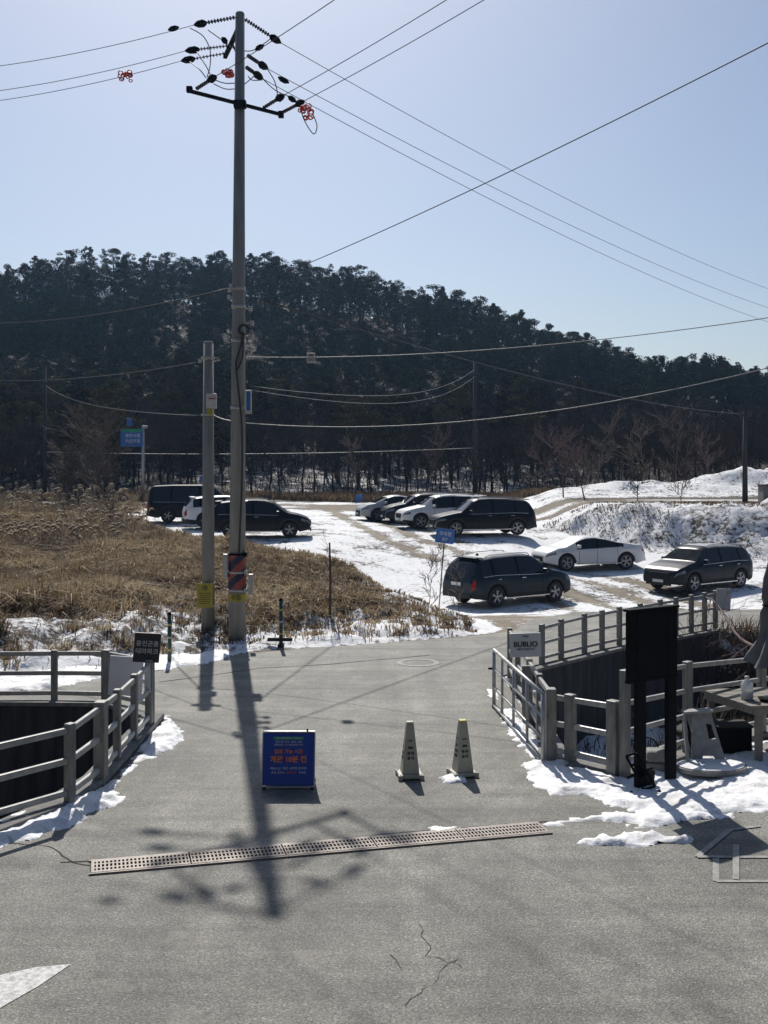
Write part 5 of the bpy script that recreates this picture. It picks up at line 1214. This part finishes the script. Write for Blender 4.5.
# individual shrubs and saplings nearer the lot
def single(px, Y, H, seed, label, name='bare_tree', cat='tree', wide=1.0, dens=1, mat='twig', n0=1, r0=.05):
    x = (px-CX)*Y/F; z = Tz(x, Y); s = thing(name, (x, Y, z), label, cat); rr = random.Random(seed)
    b = MB(); st = []
    for k in range(n0):
        a = rr.uniform(0, 6.28); d = Vector((math.cos(a)*.25*wide, math.sin(a)*.25*wide, 1)).normalized(); p0 = Vector((x+rr.uniform(-.1,.1)*n0, Y+rr.uniform(-.1,.1)*n0, z-.1)); pts = [p0]
        for i in range(5): d = (d+Vector((rr.uniform(-.12,.12), rr.uniform(-.12,.12), 0))).normalized(); pts.append(pts[-1]+d*H*.75/5)
        b.tube(pts, [r0*(1-.15*i) for i in range(6)], 5, 0, False); st.append(pts)
    b.build('trunk' if n0 == 1 else 'stems', mat, s)
    b = MB()
    for pts in st:
        for i in range(1, 6):
            for _ in range(dens+(2 if i == 5 else 0)):
                a = rr.uniform(0, 6.28); branchy(b, pts[i], (math.cos(a)*wide, math.sin(a)*wide, rr.uniform(.4,1.3)), H*rr.uniform(.18,.34), r0*.35, 2, rr, .5, 0, .0055*Y/40+.002)
    b.build('branches', mat, s); return s
M['shrubm'] = mk('pale_twigs', (.12,.093,.073), (.07,.055,.044), .9, scale=3)
single(98, 69, 5.8, 31, 'large bushy leafless tree at the far left behind the reeds', wide=.9, dens=2, mat='shrubm', n0=4, r0=.05)
single(72, 73, 4.2, 32, 'smaller brown bush left of the large leafless tree', 'bare_shrub', 'shrub', 1.1, 3, 'shrubm', 5, .04)
for i, (px, Y, H, lab) in enumerate(((563,70,4.6,'slim bare sapling at the left end of the snowy berm'),(585,66,3.4,'small bare sapling beside the far road, left of the berm'),(596,78,5.0,'bare roadside tree rising behind the left part of the berm'),(648,80,5.5,'broad bare tree behind the middle of the snowy berm'),(676,82,6.0,'reddish brown bare tree behind the berm, left of the right-hand pole'),(713,80,4.2,'bare tree just left of the right-hand utility pole'),(540,82,5.0,'bare tree at the hill foot behind the black off-roader'),(430,84,5.5,'bare tree at the hill foot behind the silver hatchback'),(350,85,5.0,'bare tree at the hill foot beyond the empty lot'),(682,62,2.4,'thin stick-like sapling standing on the far road verge'),(638,63,2.0,'short twiggy sapling on the verge above the white sedan'))):
    single(px, Y, H, 60+i, lab, dens=2, wide=.8, mat='shrubm' if i in (3,4) else 'twig', r0=.05 if H > 3 else .03)
x_s = [(330, 25.5, 1.75, 'dark stake-like sapling standing in the dry field edge right of the poles'), (431, 33.5, 1.9, 'forked bare sapling left of the blue parking sign'), (459, 35.5, 1.5, 'small bare sapling right of the blue parking sign'), (110, 52, 2.4, 'thin bare sapling at the field edge left of the black van')]
def stake(px, Y, H, lab):
    x = (px-CX)*Y/F; z = Tz(x, Y); s = thing('bare_sapling', (x, Y, z), lab, 'sapling'); b = MB(); b.tube([(x,Y,z-.1),(x+.01,Y,z+H*.5),(x-.01,Y,z+H)], [.034,.03,.022], 6); b.build('trunk', 'twig', s)
    b = MB(); rr = random.Random(5)
    for k in range(5): branchy(b, (x,Y,z+H*(.35+.13*k)), (rr.uniform(-.5,.5), 0, 1), .35, .007, 1, rr)
    b.build('branches', 'twig', s)
stake(*x_s[0])
for i, (px, Y, H, lab) in enumerate(x_s):
    if i: single(px, Y, H, 90+i, lab, 'bare_sapling', 'sapling', .5, 1, 'twig', 1, .030 if i == 0 else .014)
# reeds with plumes at the far left of the field
def reeds(n, seed):
    r = np.random.default_rng(seed); Y = r.uniform(40, 71, n); X = r.uniform(-.36, -.20, n)*Y-r.uniform(0, 3, n); k = (sdist(FIELD, X, Y) > .5) & (fbm(X, Y, .35, 3, 171) > .08); X, Y = X[k], Y[k]; n = len(X); Z = T(X, Y)
    H = r.uniform(.5, 1.5, n)*np.clip((Y-34)/22, .45, 1); b = MB()
    for x, y, z, h in zip(X, Y, Z, H):
        lx, ly = r.normal(0, .18)*h, r.normal(0, .1)*h; t_ = Vector((x+lx, y+ly, z+h)); b.tube([(x,y,z-.05), (x+lx*.4,y+ly*.4,z+h*.6), t_], [.016,.013,.010], 3, 0, False)
        sg = 1 if lx > 0 else -1
        if r.random() < .6: b.tube([t_, t_+Vector((sg*.06,0,.10)), t_+Vector((sg*.15,0,.13)), t_+Vector((sg*.25,0,.06))], [.015,.055,.05,.012], 4, 0, False)
        for _ in range(3):
            hh = r.uniform(.3,.8); q = Vector((x+lx*hh*.7, y+ly*hh*.7, z+h*hh)); e = q+Vector((r.uniform(-.35,.35), r.uniform(-.2,.2), r.uniform(.05,.3))); b.tube([q, e], [.014,.004], 3, 0, False)
    o = b.build('reed_bed', 'reed'); tag(o, kind='stuff'); return o
reeds(1300, 5)
# ================================================================== CAMERA, SKY, SUN
cam = bpy.data.cameras.new('Camera'); co = bpy.data.objects.new('Camera', cam); COL.objects.link(co); SC.camera = co
co.location = (0, 0, CH); co.rotation_euler = (math.pi/2, 0, 0); cam.sensor_width = 36; cam.lens = F/1024*36; cam.shift_y = -(512-HOR)/1024
cam.clip_start = .1; cam.clip_end = 6000
EL, AZ = math.radians(SUN_EL), math.radians(SUN_AZ)        # azimuth clockwise from +Y (negative = left)
sdir = Vector((math.sin(AZ)*math.cos(EL), math.cos(AZ)*math.cos(EL), math.sin(EL)))
l = bpy.data.lights.new('sun', 'SUN'); l.energy = SUN_E; l.angle = math.radians(.55); l.color = (1, .955, .88)
lo = bpy.data.objects.new('sun', l); COL.objects.link(lo); lo.rotation_euler = (-sdir).to_track_quat('-Z', 'Y').to_euler(); lo.location = (0, 0, 60)
w = bpy.data.worlds.new('World'); SC.world = w; w.use_nodes = True; nt = w.node_tree; bg = nt.nodes['Background']
sk = nt.nodes.new('ShaderNodeTexSky'); sk.sky_type = 'NISHITA'; sk.sun_disc = False; sk.sun_elevation = EL; sk.sun_rotation = AZ
sk.air_density = SKY_AIR; sk.dust_density = SKY_DUST; sk.ozone_density = 3.0; sk.altitude = 50
nt.links.new(sk.outputs[0], bg.inputs[0]); bg.inputs[1].default_value = SKY_E
if HAZE:
    b = MB(); b.box((0, 180, 30), (700, 800, 70)); hz = b.build('haze', 'snow'); hz.data.materials.clear()
    hm = bpy.data.materials.new('haze_air'); hm.use_nodes = True; n_ = hm.node_tree; n_.nodes.clear(); ou = n_.nodes.new('ShaderNodeOutputMaterial'); pv = n_.nodes.new('ShaderNodeVolumePrincipled')
    pv.inputs['Color'].default_value = (.38,.62,1,1); pv.inputs['Density'].default_value = HAZE; pv.inputs['Anisotropy'].default_value = .5; n_.links.new(pv.outputs[0], ou.inputs['Volume'])
    hz.data.materials.append(hm); tag(hz, kind='stuff')
vs_ = SC.view_settings; vs_.view_transform = 'Standard'; vs_.look = 'None'; vs_.exposure = EXPO; vs_.gamma = 1
try: vs_.use_curve_mapping = False
except Exception: pass
for o in bpy.data.objects:
    if '_o' in o: del o['_o']
print('objects', len(bpy.data.objects))
